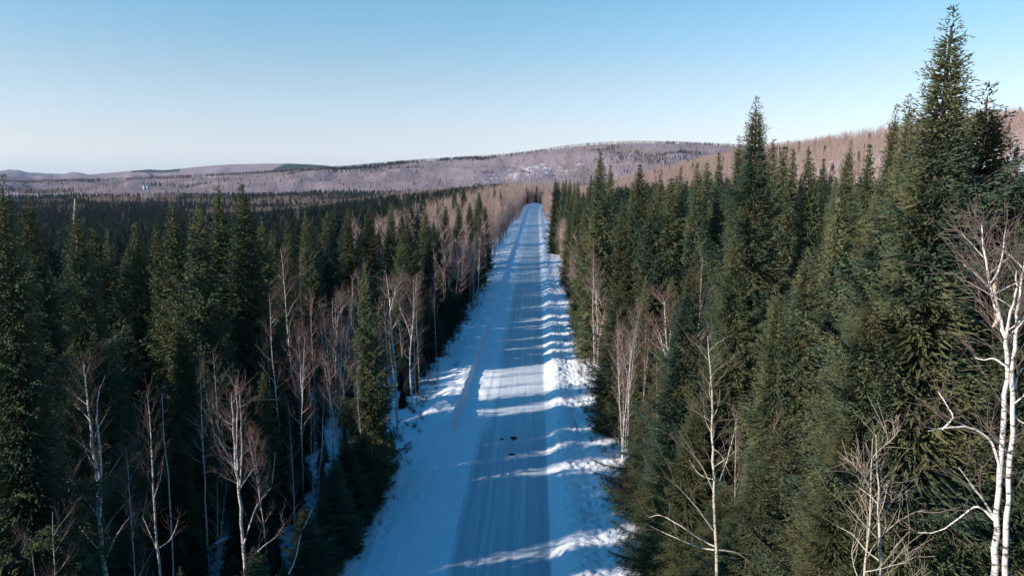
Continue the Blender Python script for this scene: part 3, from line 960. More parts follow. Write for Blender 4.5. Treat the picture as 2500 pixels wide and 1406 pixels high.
def traced(name, D, lines, label, cat, group, bark='birch_bark', twig='birch_twig', twig_r=0.0045, subs=1.6, twigs=5, seed=0, extra=8, foot=None):
    """a tree whose stem and limbs follow the lines seen in the photo, given depth of its own.
    lines: (points, r0, r1, depth offset at the tip)"""
    rng = np.random.RandomState(seed + 900)
    big = []; fineT = []
    base = at_dist(*(foot or lines[0][0][0]), D)
    gz = float(terrain_z(base[0], base[1]))
    org = np.array([base[0], base[1], gz])
    done = []
    for li, (pl, r0, r1, dz) in enumerate(lines):
        n = len(pl)
        d0 = 0.0
        P0 = at_dist(pl[0][0], pl[0][1], D)
        if li > 0 and done:
            allp = np.concatenate(done)
            k = np.argmin(np.linalg.norm(allp[:, [0, 2]] - P0[[0, 2]], axis=1))
            d0 = float(np.hypot(allp[k][0], allp[k][1])) - D
            if dz == 0: dz = rng.choice([-1, 1]) * 0.45 * np.linalg.norm(at_dist(*pl[-1], D) - P0)
        tt = np.linspace(0, 1, n)
        path = np.array([at_dist(q[0], q[1], D + d0 + dz * t_ + rng.randn() * 0.03) for q, t_ in zip(pl, tt)])
        if li == 0:
            path = np.concatenate([[[path[0][0], path[0][1], gz - 0.4]], path]) if path[0][2] > gz else path
            # roots of the stem stay round
        # finer polyline
        u = np.linspace(0, len(path) - 1, (len(path) - 1) * 3 + 1)
        path = np.stack([np.interp(u, np.arange(len(path)), path[:, k]) for k in range(3)], 1)
        if len(path) > 5:
            sm = path.copy(); sm[1:-1] = (path[:-2] + 2 * path[1:-1] + path[2:]) / 4; path = sm
            path[1:-1] += rng.randn(len(path) - 2, 3) * min(0.015, r0 * 0.12)
        r0 = r0 * 0.78
        rad = r1 + (r0 - r1) * (1 - np.linspace(0, 1, len(path))) ** 0.9
        done.append(path)
        loc = path - org
        loc[1:-1] += np.stack([fb_ * r0 * 0.5 for fb_ in rng.randn(3, len(loc) - 2)], 1) * [0.35, 0.35, 0.1]
        rad = rad * (1 + 0.06 * rng.randn(len(rad)))
        big.append((loc, rad, 8 if r0 > 0.06 else 5))
        L = np.linalg.norm(np.diff(path, axis=0), axis=1).sum()
        add_twigs(rng, loc, min(L, 2.5), int(subs * L) + 2, twigs, twig_r, fineT, 0.45 if li == 0 else 0.2)
        if r0 > 0.06 and extra:
            add_limbs(rng, loc, rad, extra, 0.45 if li == 0 else 0.25, 1.5, 4, twigs, twig_r, big, fineT)
    e = bpy.data.objects.new(name, None); COL.objects.link(e); e.location = org
    tag(e, label, cat, group)
    link('trunk', tubes_mesh('tree_trunk', big, M[bark]), e)
    link('crown', tubes_mesh('tree_crown', fineT, M[twig]), e)
    occupied.append((org[0], org[1], 1.2))


traced('birch_tree', 31, [
    ([(257, 1404), (247, 1344), (242, 1269), (240, 1206), (233, 1143), (226, 1087), (217, 1000), (210, 949), (206, 890)], 0.125, 0.012, 0.3),
    ([(244, 1260), (248, 1166), (241, 1071), (236, 1024), (239, 961), (257, 915)], 0.07, 0.01, -0.6),
    ([(241, 1265), (214, 1226), (190, 1190), (158, 1158), (134, 1131)], 0.045, 0.01, 0),
    ([(253, 1364), (233, 1332), (206, 1301), (182, 1269), (170, 1206), (164, 1174)], 0.04, 0.01, 0),
    ([(255, 1300), (273, 1265), (300, 1234), (328, 1206)], 0.035, 0.008, 0),
    ([(259, 1360), (277, 1321), (297, 1285), (328, 1249)], 0.035, 0.008, 0),
    ([(249, 1178), (277, 1143), (300, 1107)], 0.03, 0.008, 0)],
    'white birch forking into a pair of stems with wide limbs, in the bottom left corner', 'birch tree', GB, seed=1)
traced('birch_tree', 32, [
    ([(206, 1410), (190, 1344), (180, 1265), (170, 1206), (166, 1170)], 0.06, 0.01, 0.3)],
    'thin grey birch stem just left of the forked white birch', 'birch tree', GB, seed=12, extra=4)
traced('birch_tree', 31.5, [
    ([(391, 1406), (380, 1285), (374, 1186), (371, 1107), (368, 1048), (360, 965)], 0.075, 0.01, 0.3),
    ([(387, 1348), (368, 1305), (348, 1261)], 0.03, 0.008, 0), ([(390, 1336), (419, 1317), (435, 1269)], 0.03, 0.008, 0),
    ([(376, 1215), (392, 1170), (398, 1120)], 0.025, 0.008, 0)],
    'slim single stemmed birch with fine twigs right of the forked white birch', 'birch tree', GB, seed=2, extra=12)
traced('birch_tree', 35, [
    ([(424, 1404), (415, 1226), (407, 1127), (399, 1067), (395, 960)], 0.06, 0.01, -0.3)],
    'second slim stem rising close behind the fine twigged birch', 'birch tree', GB, seed=3, extra=14)
traced('birch_tree', 41, [
    ([(510, 1376), (502, 1246), (499, 1147), (494, 1067), (490, 969), (488, 865)], 0.085, 0.01, 0.2),
    ([(494, 1079), (475, 1020)], 0.025, 0.008, 0), ([(495, 1071), (506, 1030)], 0.025, 0.008, 0)],
    'single thin white birch with bare lower trunk above a patch of snow', 'birch tree', GB, seed=4, extra=9)
traced('birch_tree', 32, [
    ([(598, 1404), (591, 1305), (585, 1206), (579, 1158), (573, 1087), (567, 1008), (565, 960)], 0.115, 0.012, 0.2),
    ([(586, 1188), (591, 1107), (589, 1048), (585, 965)], 0.055, 0.01, -0.4),
    ([(581, 1166), (562, 1119), (534, 1071), (514, 1044)], 0.04, 0.01, 0),
    ([(594, 1330), (609, 1285), (625, 1234), (649, 1206), (666, 1182), (672, 1103)], 0.05, 0.01, 0),
    ([(600, 1380), (641, 1333), (672, 1313), (696, 1277)], 0.035, 0.008, 0),
    ([(580, 1150), (577, 1080), (580, 1000), (575, 940)], 0.045, 0.01, 0)],
    'white birch with several upright stems close together in the bottom left', 'birch tree', GB, seed=5, extra=10)
traced('birch_tree', 63, [
    ([(969, 1004), (968, 973), (963, 888), (957, 827), (952, 763), (957, 742), (966, 706), (977, 690)], 0.15, 0.02, 0.2),
    ([(952, 749), (948, 710), (943, 668)], 0.06, 0.012, 0), ([(955, 810), (975, 770), (990, 740)], 0.04, 0.01, 0),
    ([(958, 830), (940, 800), (925, 790)], 0.04, 0.01, 0)],
    'pale birch with crooked top standing tallest by the snowy pull-out', 'birch tree', GB, seed=6, extra=14, twig_r=0.010)
traced('birch_tree', 41, [
    ([(1641, 1110), (1641, 1048), (1637, 963), (1634, 892), (1632, 863), (1627, 835), (1624, 792), (1623, 755), (1620, 728)], 0.125, 0.012, 0.2),
    ([(1632, 897), (1623, 860), (1614, 826), (1609, 809), (1594, 792)], 0.055, 0.01, -0.7),
    ([(1630, 869), (1636, 835), (1637, 809), (1631, 780)], 0.05, 0.01, 0.5),
    ([(1631, 897), (1609, 875), (1586, 855)], 0.04, 0.01, 0), ([(1627, 860), (1606, 825), (1596, 800)], 0.035, 0.01, 0)],
    'bent white birch with rusty crown against the olive spruces', 'birch tree', GBR, twig='red_twig', seed=7, extra=8, twig_r=0.008)
traced('aspen_tree', 26, [
    ([(1752, 1406), (1745, 1302), (1743, 1214), (1741, 1126), (1739, 1038), (1738, 950), (1732, 880), (1728, 820)], 0.10, 0.012, 0.2),
    ([(1745, 1333), (1708, 1315), (1664, 1284), (1611, 1254), (1585, 1262)], 0.045, 0.01, 0),
    ([(1741, 1293), (1704, 1240), (1664, 1196), (1638, 1170)], 0.045, 0.01, 0),
    ([(1745, 1342), (1708, 1337), (1646, 1311), (1589, 1284)], 0.045, 0.01, 0),
    ([(1741, 1196), (1717, 1139), (1682, 1095), (1651, 1082)], 0.035, 0.01, 0),
    ([(1741, 1170), (1708, 1161), (1682, 1122)], 0.03, 0.01, 0),
    ([(1745, 1214), (1770, 1139), (1787, 1082), (1798, 1029)], 0.045, 0.01, 0),
    ([(1748, 1342), (1796, 1346), (1831, 1368), (1853, 1390)], 0.045, 0.01, 0),
    ([(1741, 1095), (1761, 1108), (1778, 1150)], 0.02, 0.006, 0), ([(1740, 1060), (1723, 1030), (1718, 1000)], 0.02, 0.006, 0),
    ([(1740, 1020), (1755, 990), (1758, 950)], 0.02, 0.006, 0)],
    'bare pale aspen with long spreading branches, foot at the bottom edge', 'aspen tree', GBR, bark='aspen_bark', twig='aspen_twig', seed=8, extra=8, subs=1.1, twigs=2)
traced('aspen_tree', 22, [
    ([(2150, 1406), (2147, 1302), (2145, 1214), (2142, 1150), (2139, 1060)], 0.075, 0.008, 0.2),
    ([(2148, 1320), (2110, 1280), (2075, 1240), (2050, 1220)], 0.03, 0.006, 0),
    ([(2149, 1370), (2110, 1340), (2080, 1300), (2045, 1285)], 0.03, 0.006, 0),
    ([(2145, 1260), (2160, 1225), (2166, 1180)], 0.025, 0.006, 0),
    ([(2144, 1230), (2120, 1205), (2090, 1185)], 0.02, 0.006, 0)],
    'slender bare aspen in front of the olive spruces at bottom right', 'aspen tree', GBR, bark='aspen_bark', twig='aspen_twig', seed=9, extra=0, subs=1.2, twigs=1)
traced('birch_tree', 19, [
    ([(2430, 1420), (2429, 1300), (2442, 1150), (2455, 950), (2461, 880), (2452, 830), (2435, 760), (2420, 715), (2416, 680), (2402, 610), (2396, 545)], 0.092, 0.012, 0.3),
    ([(2455, 1420), (2456, 1300), (2466, 1180), (2474, 1000), (2470, 900), (2477, 820), (2486, 740), (2495, 680), (2506, 600)], 0.085, 0.012, -0.3),
    ([(2446, 1150), (2425, 1080), (2390, 1050), (2355, 1040), (2300, 1045), (2265, 1052)], 0.040, 0.008, 0),
    ([(2428, 1270), (2400, 1240), (2380, 1235), (2340, 1265), (2290, 1300), (2240, 1300)], 0.040, 0.008, 0),
    ([(2428, 1262), (2400, 1220), (2370, 1180), (2340, 1140)], 0.04, 0.01, 0),
    ([(2418, 692), (2440, 660), (2450, 610), (2455, 560)], 0.032, 0.008, 0),
    ([(2413, 700), (2385, 670), (2352, 645)], 0.035, 0.01, 0),
    ([(2470, 965), (2490, 905), (2525, 870)], 0.034, 0.008, 0),
    ([(2470, 1010), (2500, 1035), (2535, 1050)], 0.034, 0.008, 0),
    ([(2458, 895), (2425, 872), (2405, 880), (2380, 872)], 0.03, 0.008, 0),
    ([(2455, 840), (2462, 780), (2480, 720), (2482, 660)], 0.05, 0.01, 0),
    ([(2300, 1048), (2330, 1020), (2310, 985), (2290, 955)], 0.03, 0.008, 0)],
    'big double stemmed white birch with arching limbs in the bottom right corner', 'birch tree', GBR, seed=10, extra=5, subs=1.8)

# ------------------------------------------------------------------ forest fill
rng = np.random.RandomState(77)
PROTECT = [(210, 1300, 31), (370, 1330, 31), (490, 1300, 41), (580, 1330, 32), (960, 950, 63), (1630, 1060, 41), (1740, 1380, 26), (2140, 1390, 22), (2430, 1400, 21),
           (820, 950, 55), (675, 950, 52), (1000, 850, 70), (1475, 950, 55), (720, 760, 64), (1105, 700, 112)]
cap_px = [-400, 0, 200, 420, 700, 900, 1050, 1150, 1250, 1300, 1345, 1430, 1520, 1700, 1850, 2050, 2300, 2500, 3000]
cap_py = [470, 500, 560, 560, 530, 500, 478, 470, 475, 478, 470, 460, 450, 430, 420, 420, 420, 400, 380]


def jitter_grid(x0, x1, y0, y1, s):
    gx, gy = np.meshgrid(np.arange(x0, x1, s), np.arange(y0, y1, s))
    p = np.stack([gx.ravel(), gy.ravel()], 1) + (rng.rand(gx.size, 2) - 0.5) * s * 0.85
    return p


def in_clearing(x, y):
    """narrow old trail cut running parallel to the road inside the left wood"""
    return (np.abs(x + 25 + 2 * np.sin(y / 17.0)) < 2.3) & (y > 40) & (y < 118)


pts = []
for (x0, x1, y0, y1, s) in ((-70, 60, -40, 130, 3.7),):
    pts.append(jitter_grid(x0, x1, y0, y1, s))
pts.append(jitter_grid(-330, 260, 130, 330, 4.2))
pts.append(jitter_grid(-120, -70, 40, 130, 3.9)); pts.append(jitter_grid(60, 110, 40, 130, 4.2))
pts = np.concatenate(pts)
x, y = pts[:, 0], pts[:, 1]
r = np.hypot(x, y)
keep = (r > 14) & ~((x > -11.8) & (x < 8.2) & (y > -60)) & ~(in_clearing(x, y) & (rng.rand(len(x)) < 0.5))
# camera hover gap: nothing right in front of the lens
keep &= ~((r < 24) & (y > 0) & (np.abs(x) < 14))
keep &= ~((r < 29) & (x > 0) & (y > 8)) & ~((r < 27) & (x < 0) & (y > 14) & (x > -0.66 * y))
for (ox, oy, orad) in occupied:
    keep &= np.hypot(x - ox, y - oy) > orad
pts = pts[keep]; x, y = pts[:, 0], pts[:, 1]
z = terrain_z(x, y)
r = np.hypot(x, y)
left = x < 0
h = np.where(left, rng.uniform(8, 17.5, len(x)), rng.uniform(9, 20, len(x)) + 0.02 * r)
h = h * np.where(rng.rand(len(x)) < 0.35, rng.uniform(0.5, 0.85, len(x)), 1.0)
h = np.where(~left & (x < 14), h * 0.72, h)
h = np.where(left & (y < 38) & ((x < -0.70 * y) | (y < 14)), rng.uniform(16, 22, len(x)), h)     # taller wood behind and beside the camera
h = np.where(left & (x < -60), h * 0.85, h)
yroad = y + 0.44 * np.abs(x)
band = left & (yroad > 57) & (yroad < 92) & (x > -62)      # young growth that lets the sun onto the road here
h = np.where(band & (rng.rand(len(x)) < 0.93), np.minimum(h, 1.2 + (np.abs(x) - 8) * 0.44), h)
nb_ = left & (yroad > 29) & (yroad < 43) & (x > -48)
h = np.where(nb_, np.minimum(h, 4.0 + (np.abs(x) - 12) * 0.42), h)
ppx, ppy = project(x, y, z + h)
cap = np.interp(ppx, cap_px, cap_py)
cap = cap + rng.exponential(10, len(x))
# lower every tree whose top would break the skyline
slope = (703 - cap)
for it in range(4):
    ppx, ppy = project(x, y, z + h)
    over = np.clip(cap - ppy, 0, None)
    h = h - over * r / FPX * (y > 5)
ok = (h > 4.0) | (band & (h > 1.8))
qx0, qy0 = project(x, y, z + h * 0.9)
for (gx_, gy_, gD_) in PROTECT:
    ok &= ~((r < gD_) & (np.abs(qx0 - gx_) < 26 + 1500 / r) & (qy0 < gy_) & (y > 5))
infr = (ppx > -150) & (ppx < 2650) & (y > 12)
# aspen stand takes over from spruce beside the far road
asp = ((x > -26 - (y - 140) * 0.04) & (x < -9) & (y > 140)) | ((x > 6) & (x < 30) & (y > 225)) | ((x > 0) & (x < 12.5) & (y > 95))
asp |= (x > 75) & (y > 130)
ok &= ~(asp & (rng.rand(len(x)) > 0.07))
# the right-hand bank between 60 m and 190 m has birches along its inner edge
ok &= ~((x > 0) & (x < 11) & (y > 60) & (y < 400) & (rng.rand(len(x)) > 0.25))
ok &= ~((x < -9) & (x > -17) & (y < 130) & (rng.rand(len(x)) > 0.75))
x, y, z, h, r, infr, ppx, ppy = [a[ok] for a in (x, y, z, h, r, infr, ppx, ppy)]
size = h / r * infr
order = np.argsort(-size)
n_heroes = len(RIGHT) + len(LEFT)
n_low = 46
LAND = [(2330, 300, 'tallest spruce'), (2079, 430, 'dark steeple shaped spruce'), (1846, 400, 'lone tall pointed spruce'), (1972, 800, 'young spruce with spiky leader'),
        (1468, 480, 'steeple spruce by the road'), (1630, 880, 'bent white birch'), (1741, 1100, 'bare pale aspen'), (2450, 1000, 'big white birch'), (2145, 1250, 'slender bare aspen'),
        (1700, 500, 'regular cone spruce'), (1612, 520, 'blunt topped spruce'), (1475, 880, 'pink birch clump'), (1382, 455, 'far spruce row by the road end'), (2186, 380, 'thin topped spruce'), (2428, 350, 'broad spruce beside the tallest one'),
        (180, 580, 'dead spiked spruce'), (560, 540, 'pair of tall spires'), (230, 1100, 'forked white birch'), (580, 1150, 'many stemmed white birch'), (372, 1180, 'fine twigged birch'),
        (495, 1080, 'thin bare trunked birch'), (818, 820, 'wide red crowned birch'), (975, 800, 'pale birch clump'), (873, 740, 'fan topped birch'), (718, 700, 'fork topped birch'), (995, 600, 'broad lit spruce'),
        (1000, 1000, 'snowy pull-out'), (1160, 540, 'left aspen stand'), (70, 560, 'crooked boughed spruce'), (330, 600, 'yellowish topped spruce'), (421, 560, 'first dark riser by the spires'), (1103, 650, 'rounded bare birch'),
        (850, 560, 'narrow crowned mid forest spruce'), (1410, 700, 'leaning roadside birch'), (1352, 620, 'pink roadside birches')]
LAND_USED = {}


def describe(kind, xq, yq, zq, hq, wide):
    mx_, my_ = project(xq, yq, zq + hq * 0.7)
    mx_ = float(mx_); my_ = float(my_)
    px_h = hq / math.hypot(xq, yq) * FPX
    size = 'large' if px_h > 480 else 'middling' if px_h > 260 else 'small' if px_h > 130 else 'tiny'
    shape = ('broad' if wide > 1.22 else 'slender' if wide < 1.05 else 'even') if kind == 'spruce' else ('slim' if wide < 0.58 else 'wider')
    best = sorted(LAND, key=lambda l_: (l_[0] - mx_) ** 2 + (l_[1] - my_) ** 2)
    for l_ in best[:2]:
        dx, dy = mx_ - l_[0], my_ - l_[1]
        side = ('left of' if dx < 0 else 'right of')
        if abs(dy) > 2.2 * abs(dx): pos = 'straight above' if dy < 0 else 'straight below'
        elif abs(dx) > 2.2 * abs(dy): pos = 'level and ' + side
        else: pos = ('higher and ' if dy < 0 else 'lower and ') + side
        near_ = 'close ' if math.hypot(dx, dy) < 90 else ''
        lb = '%s %s %s %s%s the %s' % (size, shape, kind, near_, pos, l_[2])
        if lb not in LAND_USED: break
    LAND_USED[lb] = 1
    return lb


single = order[:300 - n_heroes - n_low]
rest = order[300 - n_heroes - n_low:]
side_l = {True: 'left', False: 'right'}
for i in single:
    D = r[i]
    v = rng.randint(0, 5)
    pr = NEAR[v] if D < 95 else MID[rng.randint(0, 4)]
    ws = rng.uniform(0.9, 1.3) * (1.25 if h[i] < 12 else 1.05)
    if x[i] < 0:
        if D < 45: lb = 'dark shaded spruce in the crowded black foreground left of the road'
        elif D < 75: lb = 'dark green spruce in the crowded middle rows left of the road'
        else: lb = 'small spruce in the dense rows left of the road'
        g = 'forest spruces left of the road'
    else:
        if D < 45: lb = 'olive spruce in the crowded near wood right of the road'
        elif D < 75: lb = 'green spruce in the crowded middle rows right of the road'
        else: lb = 'small spruce in the dense rows right of the road'
        g = 'forest spruces right of the road'
    lb = describe('spruce', x[i], y[i], z[i], h[i], ws)
    tree_thing('spruce_tree', pr, x[i], y[i], h[i], ws, rng.rand() * 6.28, lb, 'spruce tree', g, z=z[i])


# low spruces leaning out over the left edge of the cleared strip
ey = 20.0
while ey < 175:
    if not (59 < ey < 65):
        ex = (-11.5 if ey < 58 else -12.3) - rng.rand() * 0.8
        eh = rng.uniform(3.6, 7.0) if not (53 < ey < 84) else rng.uniform(1.8, 3.0)
        D = math.hypot(ex, ey)
        tree_thing('spruce_tree', (NEAR if D < 60 else MID)[rng.randint(0, 4)], ex, ey, eh, rng.uniform(1.9, 2.5), rng.rand() * 6.28,
                   describe('spruce', ex, ey, 0.0, eh, 1.1).replace('even spruce', 'low edge spruce'), 'spruce tree', 'low spruces along the left road edge')
    ey += 1.9 + ey * 0.012 + rng.rand() * 1.2


# ------------------------------------------------------------------ masses: geometry-node scatter
def scatter(name, P, scale, protos, label, seed=0, wscale=None):
    """P (n,3); protos: meshes or (crown, trunk, H); one object whose points carry one tree each"""
    hid = bpy.data.collections.new(name + '_kinds')
    n = len(protos)
    for i, pr in enumerate(protos):
        if isinstance(pr, tuple):
            me = pr[0].copy()
            ob = bpy.data.objects.new('%s_kind_%02d' % (name, i), me)
        else:
            ob = bpy.data.objects.new('%s_kind_%02d' % (name, i), pr)
        hid.objects.link(ob)
    me = bpy.data.meshes.new(name)
    me.vertices.add(len(P)); me.vertices.foreach_set('co', np.asarray(P, np.float32).ravel())
    rg = np.random.RandomState(seed)
    sc = np.asarray(scale, float)
    ws = np.ones(len(P)) if wscale is None else wscale
    a = me.attributes.new('tsize', 'FLOAT_VECTOR', 'POINT')
    a.data.foreach_set('vector', np.stack([sc * ws, sc * ws, sc], 1).astype(np.float32).ravel())
    a = me.attributes.new('trot', 'FLOAT_VECTOR', 'POINT')
    a.data.foreach_set('vector', np.stack([rg.randn(len(P)) * 0.02, rg.randn(len(P)) * 0.02, rg.rand(len(P)) * 6.283], 1).astype(np.float32).ravel())
    a = me.attributes.new('tkind', 'INT', 'POINT')
    a.data.foreach_set('value', rg.randint(0, n, len(P)).astype(np.int32))
    ob = link(name, me)
    ng = bpy.data.node_groups.new(name + '_scatter', 'GeometryNodeTree')
    ng.interface.new_socket('Geometry', in_out='INPUT', socket_type='NodeSocketGeometry')
    ng.interface.new_socket('Geometry', in_out='OUTPUT', socket_type='NodeSocketGeometry')
    gi = ng.nodes.new('NodeGroupInput'); go = ng.nodes.new('NodeGroupOutput')
    ci = ng.nodes.new('GeometryNodeCollectionInfo')
    ci.inputs['Collection'].default_value = hid
    ci.inputs['Separate Children'].default_value = True
    ci.inputs['Reset Children'].default_value = True
    ip = ng.nodes.new('GeometryNodeInstanceOnPoints')
    ip.inputs['Pick Instance'].default_value = True
    def attr(nm, dt):
        q = ng.nodes.new('GeometryNodeInputNamedAttribute'); q.data_type = dt
        q.inputs['Name'].default_value = nm
        return [s_ for s_ in q.outputs if s_.enabled and s_.name == 'Attribute'][0]
    ng.links.new(gi.outputs[0], ip.inputs['Points'])
    ng.links.new(ci.outputs[0], ip.inputs['Instance'])
    ng.links.new(attr('tkind', 'INT'), ip.inputs['Instance Index'])
    e2r = ng.nodes.new('FunctionNodeEulerToRotation')
    ng.links.new(attr('trot', 'FLOAT_VECTOR'), e2r.inputs[0])
    ng.links.new(e2r.outputs[0], ip.inputs['Rotation'])
    ng.links.new(attr('tsize', 'FLOAT_VECTOR'), ip.inputs['Scale'])
    ng.links.new(ip.outputs[0], go.inputs[0])
    md = ob.modifiers.new('scatter', 'NODES'); md.node_group = ng
    tag(ob, label, 'forest', None, 'stuff')
    return ob


P = np.stack([x[rest], y[rest], z[rest] - 0.1], 1)
nearish = r[rest] < 110
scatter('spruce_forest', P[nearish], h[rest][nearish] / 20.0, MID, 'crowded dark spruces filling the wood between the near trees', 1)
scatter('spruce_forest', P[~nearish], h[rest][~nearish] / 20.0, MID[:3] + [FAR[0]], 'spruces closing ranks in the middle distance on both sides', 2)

up = jitter_grid(-38, -13.5, 24, 80, 2.1)
uz = terrain_z(up[:, 0], up[:, 1])
uh = rng.uniform(1.4, 4.4, len(up)); uyr = up[:, 1] + 0.44 * np.abs(up[:, 0])
uh = np.where((uyr > 57) & (uyr < 92) & (up[:, 0] > -17), uh * 0.5, uh)
scatter('spruce_thicket', np.stack([up[:, 0], up[:, 1], uz - 0.1], 1), uh / 20.0, MID, 'low dark spruce saplings covering the floor of the left wood', 21, wscale=np.full(len(up), 2.2))
up = jitter_grid(9.5, 30, 22, 80, 2.6)
uz = terrain_z(up[:, 0], up[:, 1])
scatter('spruce_thicket', np.stack([up[:, 0], up[:, 1], uz - 0.1], 1), rng.uniform(1.4, 3.6, len(up)) / 20.0, MID, 'low dark spruce saplings covering the floor of the right wood', 22, wscale=np.full(len(up), 2.2))

# valley: small black spruces running off to the left and ahead
def polar_points(r0, r1, a0, a1, s):
    n = int(0.5 * (r1 ** 2 - r0 ** 2) * (a1 - a0) / (s * s))
    rr_ = np.sqrt(rng.rand(n) * (r1 ** 2 - r0 ** 2) + r0 ** 2); a_ = a0 + rng.rand(n) * (a1 - a0)
    return rr_ * np.sin(a_), rr_ * np.cos(a_)


def place_mass(xv, yv, hmin, hmax, cap_on=True):
    zv = terrain_z(xv, yv)
    hv = rng.uniform(hmin, hmax, len(xv))
    rv = np.hypot(xv, yv)
    if cap_on:
        qx, qy = project(xv, yv, zv + hv)
        cp = np.interp(qx, cap_px, cap_py) - 6
        hv = hv - np.clip(cp - qy, 0, None) * rv / FPX
    return zv, hv, rv


A0, A1 = R(-40), R(1)
xs_, ys_ = [], []
for (r0, r1, s) in ((330, 620, 4.4), (620, 1100, 5.6), (1100, 1900, 9.0)):
    a, b_ = polar_points(r0, r1, A0, A1, s); xs_.append(a); ys_.append(b_)
xv = np.concatenate(xs_); yv = np.concatenate(ys_)
zv, hv, rv = place_mass(xv, yv, 7.5, 13.5, False)
hv = np.where(xv > -70, hv * 1.2, hv)
mixn = fbm(xv / 160, yv / 90, 3)
isbirch = (mixn > 0.22) & (rv > 600) | (rng.rand(len(xv)) < 0.025)
isbirch |= (xv > -38) & (rv > 330) & (rng.rand(len(xv)) < 0.96)
corr = (np.abs(xv - road_cx(yv) + 2.4) < 9.6) & (yv < 652)
okm = (hv > 4) & ~corr & ~isbirch
scatter('spruce_forest', np.stack([xv, yv, zv], 1)[okm], hv[okm] / 20.0, FAR, 'dark blue green spruce forest covering the valley floor', 3, wscale=np.full(okm.sum(), 1.05))
STANDS = [stick_tree(50 + i, 12, 'stand_wood', 12, 5) for i in range(4)]
HILLS = [stick_tree(60 + i, 12, 'hill_wood', 7, 3, 0.07) for i in range(4)]
okb = (hv > 4) & ~corr & isbirch
scatter('birch_forest', np.stack([xv, yv, zv], 1)[okb], hv[okb] / 12.0 * 1.0, STANDS, 'pinkish bare birches mixed into the valley forest', 4)

# aspen stand both sides of the far road and across its end
bx, by = [], []
for (x0, x1, y0, y1, s) in ((-36, -9.4, 140, 700, 2.3), (4.2, 40, 190, 700, 2.6), (-20, 60, 655, 800, 2.4)):
    p = jitter_grid(x0, x1, y0, y1, s); bx.append(p[:, 0]); by.append(p[:, 1])
p = jitter_grid(6.4, 12.0, 76, 330, 1.7); bx.append(p[:, 0]); by.append(p[:, 1])
p = jitter_grid(-16, -11.5, 110, 160, 2.2); bx.append(p[:, 0]); by.append(p[:, 1])
bx = np.concatenate(bx); by = np.concatenate(by)
bz, bh, br = place_mass(bx, by, 9, 13.5, False)
bh = np.where((by < 330) & (bx > 0), bh * rng.uniform(0.55, 0.95, len(bh)), bh)
ok = ~((np.abs(bx - road_cx(by) + 2.6) < np.where(by > 380, 6.9, 8.9)) & (by < 655))
scatter('aspen_stand', np.stack([bx, by, bz], 1)[ok], bh[ok] / 12.0, STANDS, 'tan pink bare aspens lining the far end of the road', 5)

# hillside right
a, b_ = polar_points(130, 620, R(8), R(42), 3.6)
c, d = polar_points(620, 1500, R(3), R(40), 5.2)
e_, f_ = polar_points(1500, 2600, R(-6), R(14), 9.0)
hx = np.concatenate([a, c, e_]); hy = np.concatenate([b_, d, f_])
ok = (hx > 55) & (hx < 420)
hx, hy = hx[ok], hy[ok]
hz = terrain_z(hx, hy); hh = rng.uniform(8, 13, len(hx))
isS = (rng.rand(len(hx)) < 0.012) & (hx > 80)
scatter('birch_forest', np.stack([hx, hy, hz], 1)[~isS], hh[~isS] / 12.0, STANDS, 'pinkish bare birch wood covering the slope on the right', 6)
scatter('spruce_forest', np.stack([hx, hy, hz], 1)[isS], hh[isS] * 1.15 / 20.0, FAR, 'scattered dark spruces poking out of the birch slope', 7)

# main hill
a, b_ = polar_points(1850, 3120, R(-36), R(26), 11.5)
zz_ = terrain_z(a, b_)
qx, qy = project(a, b_, zz_)
core = np.exp(-((qx - 1320) / 190.0) ** 2 - ((qy - (418 - (qx - 1320) * 0.12)) / 22.0) ** 2) + 0.6 * np.exp(-((qx - 1075) / 70.0) ** 2 - ((qy - 402) / 8.0) ** 2)
ok = ~((qx > 338) & (qx < 368) & (qy > 450) & (qy < 470)) & (rng.rand(len(a)) > np.clip(core * 1.1 + 0.8 * fbm(a / 70, b_ / 70, 3), 0, 0.8) * (core > 0.15))
a, b_, zz_ = a[ok], b_[ok], zz_[ok]
sp = (fbm(a / 260, b_ / 200, 3) > 0.22) | (rng.rand(len(a)) < 0.04)
hs = rng.uniform(8, 12, len(a))
scatter('birch_forest', np.stack([a, b_, zz_], 1)[~sp], hs[~sp] / 12.0, HILLS, 'lavender bare birch wood clothing the long snowy hill', 8, wscale=np.full((~sp).sum(), 1.5))
scatter('spruce_forest', np.stack([a, b_, zz_], 1)[sp], hs[sp] / 20.0, FAR, 'specks of dark spruce on the long snowy hill', 9)
print('scatter counts', nearish.sum(), (~nearish).sum(), okm.sum(), okb.sum(), len(bx), len(hx), len(a))

# slim birches in the left wood edge and beyond: individuals
GE = 'slim birches along the left wood edge'
n_b = 0
p = np.concatenate([jitter_grid(-22, -11.6, 36, 120, 2.7), jitter_grid(-36, -18, 40, 62, 3.0)])
for (bx_, by_) in p:
    if rng.rand() < 0.58: continue
    hgt = rng.uniform(6.5, 12)
    D = math.hypot(bx_, by_)
    pr = BIRCH[rng.randint(0, 5)] if D < 60 else BMID[rng.randint(0, 3)]
    qx, qy = project(bx_, by_, hgt)
    near_pull = D < 75
    lb = 'slim bare birch among many in the dark wood by the pull-out' if near_pull else 'slim bare birch in the wood edge farther up the left side'
    bw = rng.uniform(0.5, 0.8)
    tree_thing('birch_tree', pr, bx_, by_, hgt, bw, rng.rand() * 6.28, describe('bare birch', bx_, by_, 0.0, hgt, bw - 0.06), 'birch tree', GE, tilt=0.04)
    n_b += 1
p = jitter_grid(7.2, 10.5, 40, 150, 2.6)
